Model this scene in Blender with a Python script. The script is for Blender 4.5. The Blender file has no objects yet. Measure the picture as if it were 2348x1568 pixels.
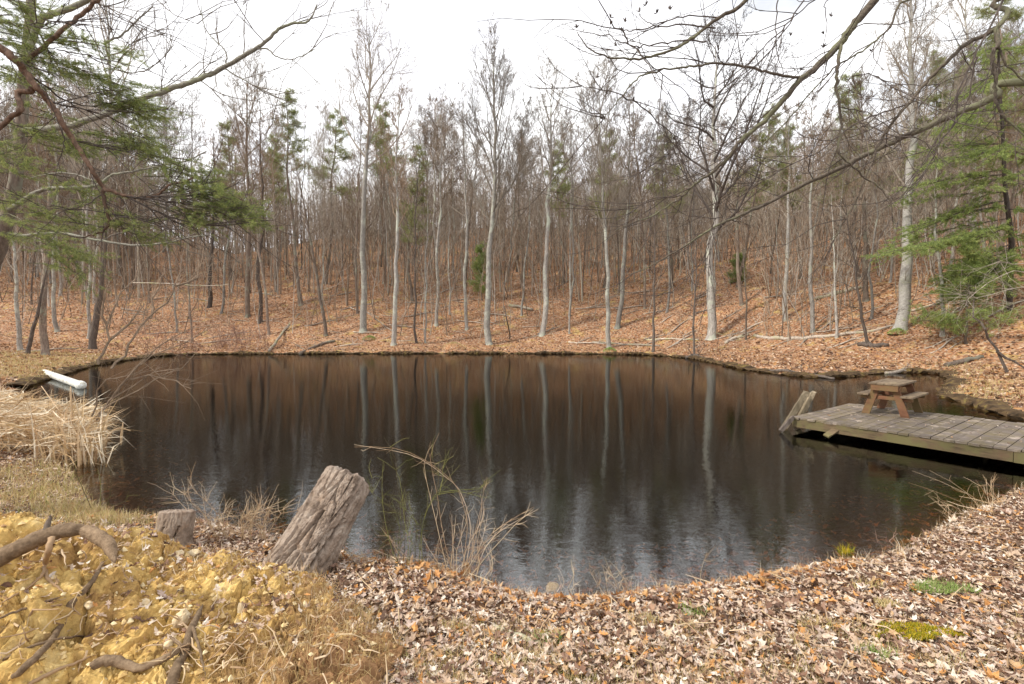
import bpy, math, random
import numpy as np
from mathutils import Vector, noise as mnoise

S = bpy.context.scene
COL = S.collection
PI = math.pi
FPX, CXP, CYP = 1108.0, 1173.5, 784.0      # focal length and centre in reference units (picture 2347 x 1568)
CAMZ = 2.13
PITCH = math.atan(39.0 / FPX)

# ------------------------------------------------------------------ camera
cam = bpy.data.objects.new("camera", bpy.data.cameras.new("camera"))
COL.objects.link(cam)
cam.location = (0, 0, CAMZ)
cam.rotation_euler = (PI / 2 - PITCH, 0, 0)
cam.data.sensor_width = 36
cam.data.lens = 36 * FPX / 2347
cam.data.clip_start = 0.05
cam.data.clip_end = 2000
S.camera = cam

# ------------------------------------------------------------------ world, sun, exposure
SUN_EL, SUN_AZ = math.radians(42), math.radians(248)     # azimuth from +Y clockwise: behind the camera, left
W = bpy.data.worlds.new("World"); S.world = W; W.use_nodes = True
nt = W.node_tree; nt.nodes.clear()
wo = nt.nodes.new("ShaderNodeOutputWorld"); bg = nt.nodes.new("ShaderNodeBackground")
sky = nt.nodes.new("ShaderNodeTexSky"); sky.sky_type = 'NISHITA'; sky.sun_disc = False
sky.sun_elevation = SUN_EL; sky.sun_rotation = SUN_AZ
bg.inputs['Strength'].default_value = 0.1
tc = nt.nodes.new("ShaderNodeTexCoord"); mp = nt.nodes.new("ShaderNodeMapping"); mp.inputs['Scale'].default_value = (1, 1, 2.6)
nz = nt.nodes.new("ShaderNodeTexNoise"); nz.inputs['Scale'].default_value = 2.3; nz.inputs['Detail'].default_value = 7
rp = nt.nodes.new("ShaderNodeValToRGB"); rp.color_ramp.elements[0].position = 0.30; rp.color_ramp.elements[1].position = 0.44
rp.color_ramp.elements[0].color = (0.45, 0.45, 0.45, 1)
nz2 = nt.nodes.new("ShaderNodeTexNoise"); nz2.inputs['Scale'].default_value = 3.5; nz2.inputs['Detail'].default_value = 6
cr = nt.nodes.new("ShaderNodeValToRGB")
cr.color_ramp.elements[0].position = 0.3; cr.color_ramp.elements[0].color = (11.4, 11.5, 12.3, 1)
cr.color_ramp.elements[1].position = 0.6; cr.color_ramp.elements[1].color = (14.2, 14.2, 14.3, 1)
mx = nt.nodes.new("ShaderNodeMixRGB")
L = nt.links.new
L(tc.outputs['Generated'], mp.inputs[0]); L(mp.outputs[0], nz.inputs[0]); L(mp.outputs[0], nz2.inputs[0])
L(nz.outputs[0], rp.inputs[0]); L(nz2.outputs[0], cr.inputs[0])
L(rp.outputs[0], mx.inputs[0]); L(sky.outputs[0], mx.inputs[1]); L(cr.outputs[0], mx.inputs[2])
L(mx.outputs[0], bg.inputs[0]); L(bg.outputs[0], wo.inputs[0])
sd = bpy.data.lights.new("sun", 'SUN'); sd.energy = 3.5; sd.angle = math.radians(4); sd.color = (1, 0.93, 0.82)
sun = bpy.data.objects.new("sun", sd); COL.objects.link(sun)
sv = Vector((math.sin(SUN_AZ) * math.cos(SUN_EL), math.cos(SUN_AZ) * math.cos(SUN_EL), math.sin(SUN_EL)))
sun.rotation_euler = sv.to_track_quat('Z', 'Y').to_euler()
S.view_settings.view_transform = 'Standard'; S.view_settings.look = 'None'
S.view_settings.exposure = 0.14; S.view_settings.gamma = 1.0
S.render.engine = 'CYCLES'
try:
    S.cycles.max_bounces = 6; S.cycles.transparent_max_bounces = 12; S.cycles.diffuse_bounces = 3; S.cycles.glossy_bounces = 3
except Exception:
    pass

# ------------------------------------------------------------------ helpers
def prop(o, label=None, cat=None, group=None, kind=None):
    if label: o['label'] = label
    if cat: o['category'] = cat
    if group: o['group'] = group
    if kind: o['kind'] = kind
    return o
def empty(name, loc=(0, 0, 0), rz=0.0):
    o = bpy.data.objects.new(name, None); COL.objects.link(o)
    o.location = loc; o.rotation_euler = (0, 0, rz); o.empty_display_size = 0.2
    return o
def nrm(v):
    v = np.asarray(v, float); return v / (np.linalg.norm(v) + 1e-12)

class MB:
    """collects vertices and faces, builds ONE mesh object"""
    def __init__(s): s.v = []; s.q = []; s.t = []; s.n = 0
    def add(s, v, q=None, t=None):
        v = np.asarray(v, np.float32).reshape(-1, 3)
        if q is not None and len(q): s.q.append(np.asarray(q, np.int32).reshape(-1, 4) + s.n)
        if t is not None and len(t): s.t.append(np.asarray(t, np.int32).reshape(-1, 3) + s.n)
        s.v.append(v); s.n += len(v)
    def tube(s, pts, rad, k=5, cap=False, rough=0.0, rng=None):
        P = np.asarray(pts, float); n = len(P)
        R = np.broadcast_to(np.asarray(rad, float), (n,))
        T = np.empty_like(P); T[1:-1] = P[2:] - P[:-2]; T[0] = P[1] - P[0]; T[-1] = P[-1] - P[-2]
        T /= (np.linalg.norm(T, axis=1)[:, None] + 1e-9)
        m = T.mean(0); ref = np.zeros(3); ref[int(np.argmin(np.abs(m)))] = 1
        A = np.cross(T, ref); A /= (np.linalg.norm(A, axis=1)[:, None] + 1e-9)
        B = np.cross(T, A)
        a = np.arange(k) * (2 * PI / k)
        rr = R[:, None] * np.ones(k)
        if rough and rng is not None: rr = rr * (1 + rng.normal(0, rough, (n, k)))
        V = P[:, None, :] + rr[:, :, None] * (np.cos(a)[None, :, None] * A[:, None, :] + np.sin(a)[None, :, None] * B[:, None, :])
        key = (n, k)
        if key not in MB._c:
            i = np.arange(n - 1)[:, None] * k; j = np.arange(k)[None, :]; j2 = (j + 1) % k
            MB._c[key] = np.stack([i + j, i + j2, i + k + j2, i + k + j], -1).reshape(-1, 4)
        V = V.reshape(-1, 3)
        if cap:
            V = np.vstack([V, P[0:1], P[-1:]])
            j = np.arange(k); j2 = (j + 1) % k; b = (n - 1) * k
            t = np.vstack([np.stack([j2, j, np.full(k, n * k)], 1), np.stack([b + j, b + j2, np.full(k, n * k + 1)], 1)])
            s.add(V, MB._c[key], t)
        else: s.add(V, MB._c[key])
    def box(s, c, x, y, z, bev=0.0):
        """box by centre and three half-axis vectors"""
        c, x, y, z = (np.asarray(a, float) for a in (c, x, y, z))
        V = [c + i * x + j * y + k * z for k in (-1, 1) for j in (-1, 1) for i in (-1, 1)]
        s.add(V, [(0, 2, 3, 1), (4, 5, 7, 6), (0, 1, 5, 4), (2, 6, 7, 3), (0, 4, 6, 2), (1, 3, 7, 5)])
    def build(s, name, mat=None, parent=None, smooth=False):
        me = bpy.data.meshes.new(name)
        V = np.concatenate(s.v) if s.v else np.zeros((0, 3), np.float32)
        q = np.concatenate(s.q) if s.q else np.zeros((0, 4), np.int32)
        t = np.concatenate(s.t) if s.t else np.zeros((0, 3), np.int32)
        me.vertices.add(len(V)); me.vertices.foreach_set('co', V.ravel().astype(np.float32))
        me.loops.add(len(q) * 4 + len(t) * 3)
        me.loops.foreach_set('vertex_index', np.concatenate([q.ravel(), t.ravel()]).astype(np.int32))
        me.polygons.add(len(q) + len(t))
        st = np.concatenate([np.arange(len(q)) * 4, len(q) * 4 + np.arange(len(t)) * 3])
        me.polygons.foreach_set('loop_start', st.astype(np.int32))
        me.update(calc_edges=True); me.validate()
        me.polygons.foreach_set('use_smooth', np.full(len(me.polygons), bool(smooth)))
        if mat: me.materials.append(mat)
        o = bpy.data.objects.new(name, me); COL.objects.link(o)
        if parent: o.parent = parent
        return o
MB._c = {}

def copy_tree(o, parent=None):
    c = o.copy(); COL.objects.link(c); c.parent = parent
    for ch in o.children: copy_tree(ch, c)
    return c
def smooth_poly(pts, per=6, closed=False):
    P = np.asarray(pts, float); n = len(P); out = []
    rng_ = range(n) if closed else range(n - 1)
    for i in rng_:
        p0 = P[(i - 1) % n] if closed or i > 0 else P[i]
        p1 = P[i]; p2 = P[(i + 1) % n]
        p3 = P[(i + 2) % n] if closed or i < n - 2 else P[i + 1]
        for j in range(per):
            t = j / per
            out.append(0.5 * ((2 * p1) + (-p0 + p2) * t + (2 * p0 - 5 * p1 + 4 * p2 - p3) * t * t + (-p0 + 3 * p1 - 3 * p2 + p3) * t ** 3))
    if not closed: out.append(P[-1])
    return np.array(out)
def ray(px, py):
    x = (px - CXP) / FPX; y = (CYP - py) / FPX
    c, s_ = math.cos(PITCH), math.sin(PITCH)
    return np.array([x, c + y * s_, y * c - s_])
def at(px, py, D):
    """world point seen in direction (px,py) of the reference at distance D ahead"""
    d = ray(px, py); return np.array([0, 0, CAMZ]) + d * (D / d[1])

# ------------------------------------------------------------------ terrain
SH = [(-4.5, 5.3), (-5.6, 6.2), (-7.0, 7.5), (-8.6, 9.2), (-11.5, 11.5), (-15.5, 15), (-17.2, 17.2), (-19.8, 21.5), (-22.0, 25.4), (-23.2, 29),
      (-24.0, 33.5), (-21, 35.2), (-14, 35.6), (-8, 35.9), (-2, 36), (4, 35.6), (9.0, 34.6), (11.3, 31), (11.4, 27), (11.2, 23), (12.5, 19.6),
      (16.5, 21.4), (18.6, 21.0), (16.0, 17.5), (13.2, 14.7), (12.1, 12.4), (11.5, 11), (11.1, 9.6), (10.3, 7.9), (9, 6.9), (7.7, 6.5), (6.66, 6.2),
      (5.2, 5.4), (4.3, 4.87), (3.4, 4.36), (2.7, 4.16), (1.65, 3.86), (0.92, 3.70), (0.25, 3.66), (-0.26, 3.86), (-0.65, 4.12), (-1.2, 4.22),
      (-1.65, 4.4), (-2.7, 4.9), (-3.76, 5.15)]
SHS = smooth_poly(SH, 4, True)
FOOT = np.array([(-120, 34), (-60, 40), (-40, 41), (-20, 41), (0, 41), (10, 38), (15, 32), (18.5, 25), (22, 19), (24, 12), (29, 5), (36, -6), (50, -80), (-200, -80), (-200, 34)], float)
def sdist(X, Y, poly):
    """signed distance, positive outside"""
    X = np.asarray(X, float); Y = np.asarray(Y, float)
    d2 = np.full(X.shape, 1e18); ins = np.zeros(X.shape, bool)
    n = len(poly)
    for i in range(n):
        ax, ay = poly[i]; bx, by = poly[(i + 1) % n]
        ex, ey = bx - ax, by - ay
        wx, wy = X - ax, Y - ay
        t = np.clip((wx * ex + wy * ey) / (ex * ex + ey * ey + 1e-12), 0, 1)
        d2 = np.minimum(d2, (wx - ex * t) ** 2 + (wy - ey * t) ** 2)
        if ey != 0:
            c = ((ay > Y) != (by > Y)) & (X < ex * (Y - ay) / ey + ax)
            ins ^= c
    d = np.sqrt(d2)
    return np.where(ins, -d, d)
def ss(a, b, x):
    t = np.clip((x - a) / (b - a), 0, 1); return t * t * (3 - 2 * t)
def lump(X, Y, f, ph=0.0):
    return (np.sin(X * f + 1.3 * np.sin(Y * f * 0.7 + ph)) + np.sin(Y * f * 1.1 + 1.7 * np.sin(X * f * 0.6 + 2 + ph)) + 0.6 * np.sin((X + Y) * f * 1.9 + ph * 3)) / 2.6
def gz(X, Y):
    X = np.asarray(X, float); Y = np.asarray(Y, float)
    d = sdist(X, Y, SHS)
    near = 1 - ss(8, 13, Y + np.abs(X + 1) * 0.25)
    zn = 0.055 * ss(0, 0.18, d) + 0.5 * (1 - np.exp(-np.maximum(d, 0) / 3.2))
    left = ss(-4, -7, X)
    zn = zn * (1 - 0.25 * left)
    zf = 0.17 * ss(0, 0.7, d) + 0.045 * np.minimum(d, 12)
    d2 = sdist(X, Y, FOOT)
    d2p = np.where(d2 > -6, np.log1p(np.exp(np.clip(d2, -6, 30) * 1.0)) / 1.0, 0); d2p = np.where(d2 >= 30, d2, d2p)
    rt = ss(8, 38, X)
    hill = 60 * (1 - np.exp(-(0.50 - 0.09 * rt) * d2p / 60))
    lf = ss(-28, -50, X)
    capz = 20 + 3 * rt - 3.5 * lf + 1.5 * lump(X, Y, 0.05, 4) - 6.5 * np.exp(-((X + 39) / 10) ** 2)
    hill = capz - np.log1p(np.exp(np.clip((capz - hill) * .8, -30, 30))) / .8
    # saddle on the left where the sky shows behind the trunks
    hill = np.where(d2 < 0, np.maximum(hill, 0), hill)
    up = near * zn + (1 - near) * (zf + hill)
    up = up + (1 - near) * ss(1.5, 8, d) * (0.22 * lump(X, Y, 0.45) + 0.10 * lump(X, Y, 1.3, 1)) + ss(0.3, 1.2, d) * 0.018 * lump(X, Y, 3.1, 2)
    dn = -0.03 - 0.9 * (1 - np.exp(-np.maximum(-d, 0) * 0.34)) - 0.7 * ss(2, 7, -d)
    return np.where(d > 0, up, dn)
def g1(x, y): return float(gz(np.array([x]), np.array([y]))[0])
def on_ground(px, py, far=160):
    d = ray(px, py); d = d / d[1]
    Y = np.concatenate([np.linspace(1.5, 30, 500), np.linspace(30, far, 900)])
    z = CAMZ + d[2] * Y; g = np.maximum(gz(d[0] * Y, Y), 0.0)
    k = np.where(z < g)[0]
    i = k[0] if len(k) else len(Y) - 1
    return np.array([d[0] * Y[i], Y[i], g[i]])

# ------------------------------------------------------------------ materials
def newmat(name, rough=0.9, spec=0.25):
    m = bpy.data.materials.new(name); m.use_nodes = True
    nt = m.node_tree; b = nt.nodes['Principled BSDF']
    b.inputs['Roughness'].default_value = rough
    b.inputs['Specular IOR Level'].default_value = spec
    return m, nt, b
def N(nt, t, **kw):
    n = nt.nodes.new(t)
    for k, v in kw.items():
        if k in n.inputs.keys(): n.inputs[k].default_value = v
        else: setattr(n, k, v)
    return n
def ramp(nt, stops, interp='LINEAR'):
    r = nt.nodes.new("ShaderNodeValToRGB"); e = r.color_ramp; e.interpolation = interp
    while len(e.elements) < len(stops): e.elements.new(0.5)
    for el, (p, c) in zip(e.elements, stops):
        el.position = p; el.color = (c[0], c[1], c[2], 1) if len(c) == 3 else c
    return r
def mix(nt, f, a, b, mode='MIX'):
    m = nt.nodes.new("ShaderNodeMixRGB"); m.blend_type = mode
    for k, v in ((0, f), (1, a), (2, b)):
        if isinstance(v, (int, float)): m.inputs[k].default_value = v if k == 0 else (v, v, v, 1)
        elif isinstance(v, tuple): m.inputs[k].default_value = (*v, 1)
        else: nt.links.new(v, m.inputs[k])
    return m.outputs[0]
def coords(nt, scale=(1, 1, 1), kind='Object', rot=(0, 0, 0)):
    t = nt.nodes.new("ShaderNodeTexCoord"); mp = nt.nodes.new("ShaderNodeMapping")
    mp.inputs['Scale'].default_value = scale; mp.inputs['Rotation'].default_value = rot
    nt.links.new(t.outputs[kind], mp.inputs[0]); return mp.outputs[0]
def noise(nt, vec, scale, detail=5, rough=0.6):
    n = N(nt, "ShaderNodeTexNoise"); n.inputs['Scale'].default_value = scale; n.inputs['Detail'].default_value = detail; n.inputs['Roughness'].default_value = rough
    if vec is not None: nt.links.new(vec, n.inputs['Vector'])
    return n.outputs[0]
def bump(nt, b, h, strength=0.6, dist=0.02):
    n = nt.nodes.new("ShaderNodeBump"); n.inputs['Strength'].default_value = strength; n.inputs['Distance'].default_value = dist
    nt.links.new(h, n.inputs['Height']); nt.links.new(n.outputs[0], b.inputs['Normal'])

def bark(name, dark, light, lich=None, sc=(9, 9, 1.6), streak=0.5, objrand=0.35):
    m, nt, b = newmat(name)
    v = coords(nt, sc)
    n1 = noise(nt, v, 2.0, 8, 0.7)
    r = ramp(nt, [(0.32, dark), (0.68, light)]); nt.links.new(n1, r.inputs[0])
    c = r.outputs[0]
    if lich:
        n2 = noise(nt, coords(nt), 0.9, 5, 0.7); r2 = ramp(nt, [(0.5, (0, 0, 0)), (0.62, (1, 1, 1))]); nt.links.new(n2, r2.inputs[0])
        c = mix(nt, r2.outputs[0], c, lich)
    oi = nt.nodes.new("ShaderNodeObjectInfo")
    rr = ramp(nt, [(0, (1 - objrand,) * 3), (1, (1 + objrand,) * 3)]); nt.links.new(oi.outputs['Random'], rr.inputs[0])
    c = mix(nt, 1.0, c, rr.outputs[0], 'MULTIPLY')
    nt.links.new(c, b.inputs['Base Color']); bump(nt, b, n1, 0.8, 0.03)
    return m
def island(name, cols, rough=0.8, spec=0.25, trans=0.0, noise_amt=0.25):
    m, nt, b = newmat(name, rough, spec)
    g = nt.nodes.new("ShaderNodeNewGeometry")
    n = len(cols); r = ramp(nt, [(i / n, c) for i, c in enumerate(cols)], 'CONSTANT'); nt.links.new(g.outputs['Random Per Island'], r.inputs[0])
    c = r.outputs[0]
    if noise_amt:
        nn = noise(nt, coords(nt), 45, 3); r2 = ramp(nt, [(0.3, (1 - noise_amt,) * 3), (0.7, (1 + noise_amt,) * 3)]); nt.links.new(nn, r2.inputs[0])
        c = mix(nt, 1.0, c, r2.outputs[0], 'MULTIPLY')
    nt.links.new(c, b.inputs['Base Color'])
    if trans:
        tr = nt.nodes.new("ShaderNodeBsdfTranslucent"); nt.links.new(c, tr.inputs[0])
        ms = nt.nodes.new("ShaderNodeMixShader"); ms.inputs[0].default_value = trans
        out = nt.nodes['Material Output']
        nt.links.new(b.outputs[0], ms.inputs[1]); nt.links.new(tr.outputs[0], ms.inputs[2]); nt.links.new(ms.outputs[0], out.inputs[0])
    return m

M = {}
M['bark_grey'] = bark('bark_grey', (0.13, 0.115, 0.10), (0.44, 0.41, 0.37), (0.40, 0.42, 0.34))
M['bark_pale'] = bark('bark_pale', (0.135, 0.122, 0.105), (0.40, 0.375, 0.335), (0.43, 0.44, 0.36), objrand=0.15)
M['bark_birch'] = bark('bark_birch', (0.20, 0.185, 0.165), (0.56, 0.54, 0.50), (0.34, 0.34, 0.27), (5, 5, 14), objrand=0.1)
M['bark_brown'] = bark('bark_brown', (0.085, 0.062, 0.048), (0.27, 0.21, 0.165), (0.25, 0.25, 0.19))
M['bark_dark'] = bark('bark_dark', (0.045, 0.036, 0.030), (0.15, 0.12, 0.10), None)
M['bark_red'] = bark('bark_red', (0.06, 0.04, 0.03), (0.23, 0.145, 0.10), None, (14, 14, 5))
M['twig_grey'] = bark('twig_grey', (0.17, 0.14, 0.11), (0.34, 0.295, 0.24), None)
M['twig_brown'] = bark('twig_brown', (0.135, 0.095, 0.065), (0.29, 0.215, 0.15), None)
M['twig_dark'] = bark('twig_dark', (0.04, 0.032, 0.028), (0.11, 0.088, 0.075), None)
M['limb'] = bark('limb_bark', (0.055, 0.045, 0.036), (0.20, 0.165, 0.125), (0.20, 0.20, 0.12), (20, 20, 20), objrand=0.05)
M['limb_pale'] = bark('limb_pale_bark', (0.13, 0.12, 0.095), (0.38, 0.36, 0.30), (0.30, 0.31, 0.22), (16, 16, 16), objrand=0.05)
M['root_bark'] = bark('root_bark', (0.13, 0.085, 0.05), (0.34, 0.24, 0.15), None, (12, 12, 12), objrand=.2)
M['log_old'] = bark('fallen_log_bark', (0.20, 0.16, 0.12), (0.58, 0.50, 0.42), (0.34, 0.33, 0.20), (6, 6, 6), objrand=0.3)
M['needles'] = island('needles', [(0.21, 0.26, 0.08), (0.28, 0.33, 0.10), (0.34, 0.39, 0.13), (0.42, 0.42, 0.16), (0.15, 0.20, 0.08)], 0.6, 0.3, 0.5, 0)
M['needles_far'] = island('needles_far', [(0.24, 0.27, 0.11), (0.31, 0.33, 0.14), (0.37, 0.38, 0.17), (0.27, 0.30, 0.12)], 0.7, 0.2, 0.45, 0)
M['hemlock'] = island('hemlock_needles', [(0.22, 0.29, 0.09), (0.30, 0.38, 0.11), (0.38, 0.43, 0.14), (0.17, 0.23, 0.08)], 0.6, 0.3, 0.35, 0)
LEAFC = [(0.48, 0.35, 0.25), (0.34, 0.205, 0.13), (0.60, 0.48, 0.37), (0.54, 0.27, 0.09), (0.20, 0.11, 0.07), (0.52, 0.40, 0.33), (0.74, 0.65, 0.55), (0.46, 0.30, 0.16), (0.13, 0.07, 0.045), (0.50, 0.37, 0.28), (0.58, 0.44, 0.31), (0.26, 0.155, 0.105), (0.64, 0.54, 0.44), (0.46, 0.33, 0.23), (0.10, 0.055, 0.035)]
M['leaves'] = island('leaf_litter_leaves', LEAFC, 0.65, 0.35, 0.12)
M['leaves_far'] = island('far_leaves', [(0.42, 0.24, 0.125), (0.32, 0.175, 0.095), (0.50, 0.34, 0.215), (0.22, 0.125, 0.075), (0.40, 0.27, 0.165), (0.60, 0.46, 0.34), (0.13, 0.075, 0.05), (0.44, 0.24, 0.10)], 0.75, 0.25, 0.12)
M['leaves_wet'] = island('sunken_leaves', [(0.40, 0.17, 0.06), (0.25, 0.11, 0.05), (0.36, 0.22, 0.12), (0.14, 0.07, 0.04), (0.48, 0.22, 0.07)], 0.6, 0.3)
M['straw'] = island('straw', [(0.66, 0.50, 0.30), (0.74, 0.62, 0.45), (0.50, 0.34, 0.17), (0.60, 0.43, 0.26), (0.80, 0.71, 0.55), (0.36, 0.23, 0.12)], 0.7, 0.3, 0.15, 0.12)
M['grass_dry'] = island('dry_grass', [(0.50, 0.36, 0.15), (0.40, 0.25, 0.11), (0.58, 0.44, 0.22), (0.45, 0.30, 0.15)], 0.8, 0.2, 0.15, 0)
M['grass_mix'] = island('mixed_grass', [(0.62, 0.50, 0.24), (0.50, 0.40, 0.17), (0.34, 0.33, 0.11), (0.66, 0.54, 0.32), (0.54, 0.39, 0.20), (0.60, 0.48, 0.25), (0.46, 0.30, 0.15)], 0.8, 0.2, 0.15, 0)
M['grass_green'] = island('green_grass', [(0.16, 0.27, 0.05), (0.24, 0.35, 0.08), (0.32, 0.40, 0.13), (0.40, 0.42, 0.18)], 0.7, 0.25, 0.2, 0)
M['moss'] = island('moss', [(0.44, 0.34, 0.02), (0.34, 0.29, 0.03), (0.54, 0.38, 0.03), (0.22, 0.25, 0.03)], 0.9, 0.1, 0.1, 0)
M['stem'] = island('stems', [(0.50, 0.36, 0.22), (0.60, 0.46, 0.31), (0.36, 0.24, 0.14), (0.55, 0.42, 0.26)], 0.8, 0.2, 0, 0.1)
M['stem_red'] = island('red_stems', [(0.22, 0.12, 0.085), (0.30, 0.17, 0.12), (0.17, 0.10, 0.08), (0.34, 0.22, 0.16)], 0.8, 0.2, 0, 0.1)
M['stem_green'] = island('green_stems', [(0.13, 0.13, 0.04), (0.20, 0.19, 0.06), (0.10, 0.08, 0.04)], 0.8, 0.2, 0, 0.1)

M['brush'] = island('brush', [(.27, .215, .165), (.19, .14, .10), (.36, .31, .255), (.24, .175, .125), (.46, .42, .37), (.14, .105, .08), (.31, .235, .17), (.38, .34, .27)], .9, .1, 0, 0)
# leaf-covered ground
m, nt, b = newmat('leaf_covered_ground', 0.95, 0.1)
pos = nt.nodes.new("ShaderNodeNewGeometry"); sep = nt.nodes.new("ShaderNodeSeparateXYZ"); nt.links.new(pos.outputs['Position'], sep.inputs[0])
vv = N(nt, "ShaderNodeTexVoronoi"); vv.inputs['Scale'].default_value = 11; nt.links.new(pos.outputs['Position'], vv.inputs['Vector'])
sc_ = nt.nodes.new("ShaderNodeSeparateXYZ"); nt.links.new(vv.outputs['Color'], sc_.inputs[0])
rl = ramp(nt, [(0, (0.17, 0.09, 0.055)), (0.2, (0.36, 0.185, 0.10)), (0.45, (0.45, 0.25, 0.135)), (0.65, (0.22, 0.12, 0.075)), (0.82, (0.46, 0.32, 0.21)), (1.0, (0.52, 0.41, 0.31))]); nt.links.new(sc_.outputs[0], rl.inputs[0])
n1 = noise(nt, pos.outputs['Position'], 0.35, 8, 0.65)
r1 = ramp(nt, [(0.35, (0.74, 0.72, 0.74)), (0.65, (1.10, 1.05, 0.98))]); nt.links.new(n1, r1.inputs[0])
c = mix(nt, 1.0, rl.outputs[0], r1.outputs[0], 'MULTIPLY')
n2 = noise(nt, pos.outputs['Position'], 0.8, 8, 0.7)
r2 = ramp(nt, [(0.55, (0, 0, 0)), (0.68, (0.65, 0.65, 0.65))]); nt.links.new(n2, r2.inputs[0])
c = mix(nt, r2.outputs[0], c, (0.46, 0.36, 0.11))
n3 = noise(nt, pos.outputs['Position'], 1.7, 6, 0.7)
r3 = ramp(nt, [(0.30, (0.8, 0.8, 0.8)), (0.40, (0, 0, 0))]); nt.links.new(n3, r3.inputs[0])
c = mix(nt, r3.outputs[0], c, (0.13, 0.075, 0.045))
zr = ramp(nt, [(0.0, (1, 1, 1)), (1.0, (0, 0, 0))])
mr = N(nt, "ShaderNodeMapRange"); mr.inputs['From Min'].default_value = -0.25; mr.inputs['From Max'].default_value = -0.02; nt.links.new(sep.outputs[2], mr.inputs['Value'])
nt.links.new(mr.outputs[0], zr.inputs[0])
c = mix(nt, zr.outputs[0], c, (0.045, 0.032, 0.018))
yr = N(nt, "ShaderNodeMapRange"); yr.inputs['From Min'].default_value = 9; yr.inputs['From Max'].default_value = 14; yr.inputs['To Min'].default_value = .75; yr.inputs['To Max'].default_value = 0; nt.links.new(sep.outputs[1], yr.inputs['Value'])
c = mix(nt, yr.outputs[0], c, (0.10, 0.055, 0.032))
nt.links.new(c, b.inputs['Base Color']); bump(nt, b, vv.outputs['Distance'], 0.9, 0.05)
M['ground'] = m

# clay of the root plate
m, nt, b = newmat('yellow_clay', 0.95, 0.1)
v = coords(nt)
n1 = noise(nt, v, 3.2, 8, 0.65)
r = ramp(nt, [(0.28, (0.28, 0.165, 0.075)), (0.42, (0.47, 0.30, 0.11)), (0.54, (0.63, 0.44, 0.16)), (0.70, (0.78, 0.62, 0.32))]); nt.links.new(n1, r.inputs[0])
n2 = noise(nt, v, 38, 5, 0.7); r2 = ramp(nt, [(0.3, (0.72, 0.70, 0.68)), (0.7, (1.15, 1.15, 1.15))]); nt.links.new(n2, r2.inputs[0])
c = mix(nt, 1.0, r.outputs[0], r2.outputs[0], 'MULTIPLY')
s3 = nt.nodes.new("ShaderNodeSeparateXYZ"); nt.links.new(v, s3.inputs[0])
nn = noise(nt, v, 2.0, 6, 0.6)
ad = N(nt, "ShaderNodeMath", operation='MULTIPLY_ADD'); ad.inputs[1].default_value = 1.6; nt.links.new(nn, ad.inputs[0]); nt.links.new(s3.outputs[0], ad.inputs[2])
mr = N(nt, "ShaderNodeMapRange"); mr.inputs['From Min'].default_value = -0.75; mr.inputs['From Max'].default_value = -0.35; nt.links.new(ad.outputs[0], mr.inputs['Value'])
c = mix(nt, mr.outputs[0], c, (0.33, 0.19, 0.095))
n4 = noise(nt, v, 5.5, 7, 0.75); r4 = ramp(nt, [(0.36, (0.8, 0.8, 0.8)), (0.47, (0, 0, 0))]); nt.links.new(n4, r4.inputs[0])
c = mix(nt, r4.outputs[0], c, (0.17, 0.095, 0.045))
nt.links.new(c, b.inputs['Base Color']); bump(nt, b, n2, 0.7, 0.012)
M['clay'] = m

# weathered wood
def wood(name, a, b_, worn, sc=(1, 30, 30), moss=None):
    m, nt, b = newmat(name, 0.85, 0.2)
    v = coords(nt, sc); n1 = noise(nt, v, 1.0, 8, 0.7)
    r = ramp(nt, [(0.35, a), (0.65, b_)]); nt.links.new(n1, r.inputs[0]); c = r.outputs[0]
    n2 = noise(nt, coords(nt), 2.4, 7, 0.75); r2 = ramp(nt, [(0.52, (0, 0, 0)), (0.63, (0.85, 0.85, 0.85))]); nt.links.new(n2, r2.inputs[0])
    c = mix(nt, r2.outputs[0], c, worn)
    if moss:
        n3 = noise(nt, coords(nt, (1, 1, 1)), 3.1, 6, 0.7); r3 = ramp(nt, [(0.44, (0, 0, 0)), (0.6, (0.9, 0.9, 0.9))]); nt.links.new(n3, r3.inputs[0])
        c = mix(nt, r3.outputs[0], c, moss)
    oi = nt.nodes.new("ShaderNodeObjectInfo"); rr = ramp(nt, [(0, (0.78,) * 3), (1, (1.2,) * 3)]); nt.links.new(oi.outputs['Random'], rr.inputs[0])
    c = mix(nt, 1.0, c, rr.outputs[0], 'MULTIPLY')
    nt.links.new(c, b.inputs['Base Color']); bump(nt, b, n1, 0.6, 0.006)
    return m
M['plank'] = wood('weathered_plank', (0.085, 0.065, 0.055), (0.22, 0.185, 0.155), (0.43, 0.355, 0.29), (1, 30, 30), (0.15, 0.12, 0.07))
M['skirt'] = wood('mossy_board', (0.07, 0.05, 0.03), (0.17, 0.12, 0.07), (0.14, 0.09, 0.055), (2, 2, 20), (0.13, 0.115, 0.05))
M['redwood'] = wood('red_brown_wood', (0.12, 0.058, 0.034), (0.21, 0.10, 0.056), (0.17, 0.10, 0.062), (3, 3, 12), (0.16, 0.115, 0.05))
M['tabletop'] = wood('mossy_grey_wood', (0.11, 0.08, 0.055), (0.24, 0.18, 0.12), (0.28, 0.22, 0.13), (12, 12, 12))
M['post'] = wood('post_wood', (0.10, 0.08, 0.05), (0.26, 0.21, 0.14), (0.36, 0.29, 0.20), (9, 9, 2))

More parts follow.
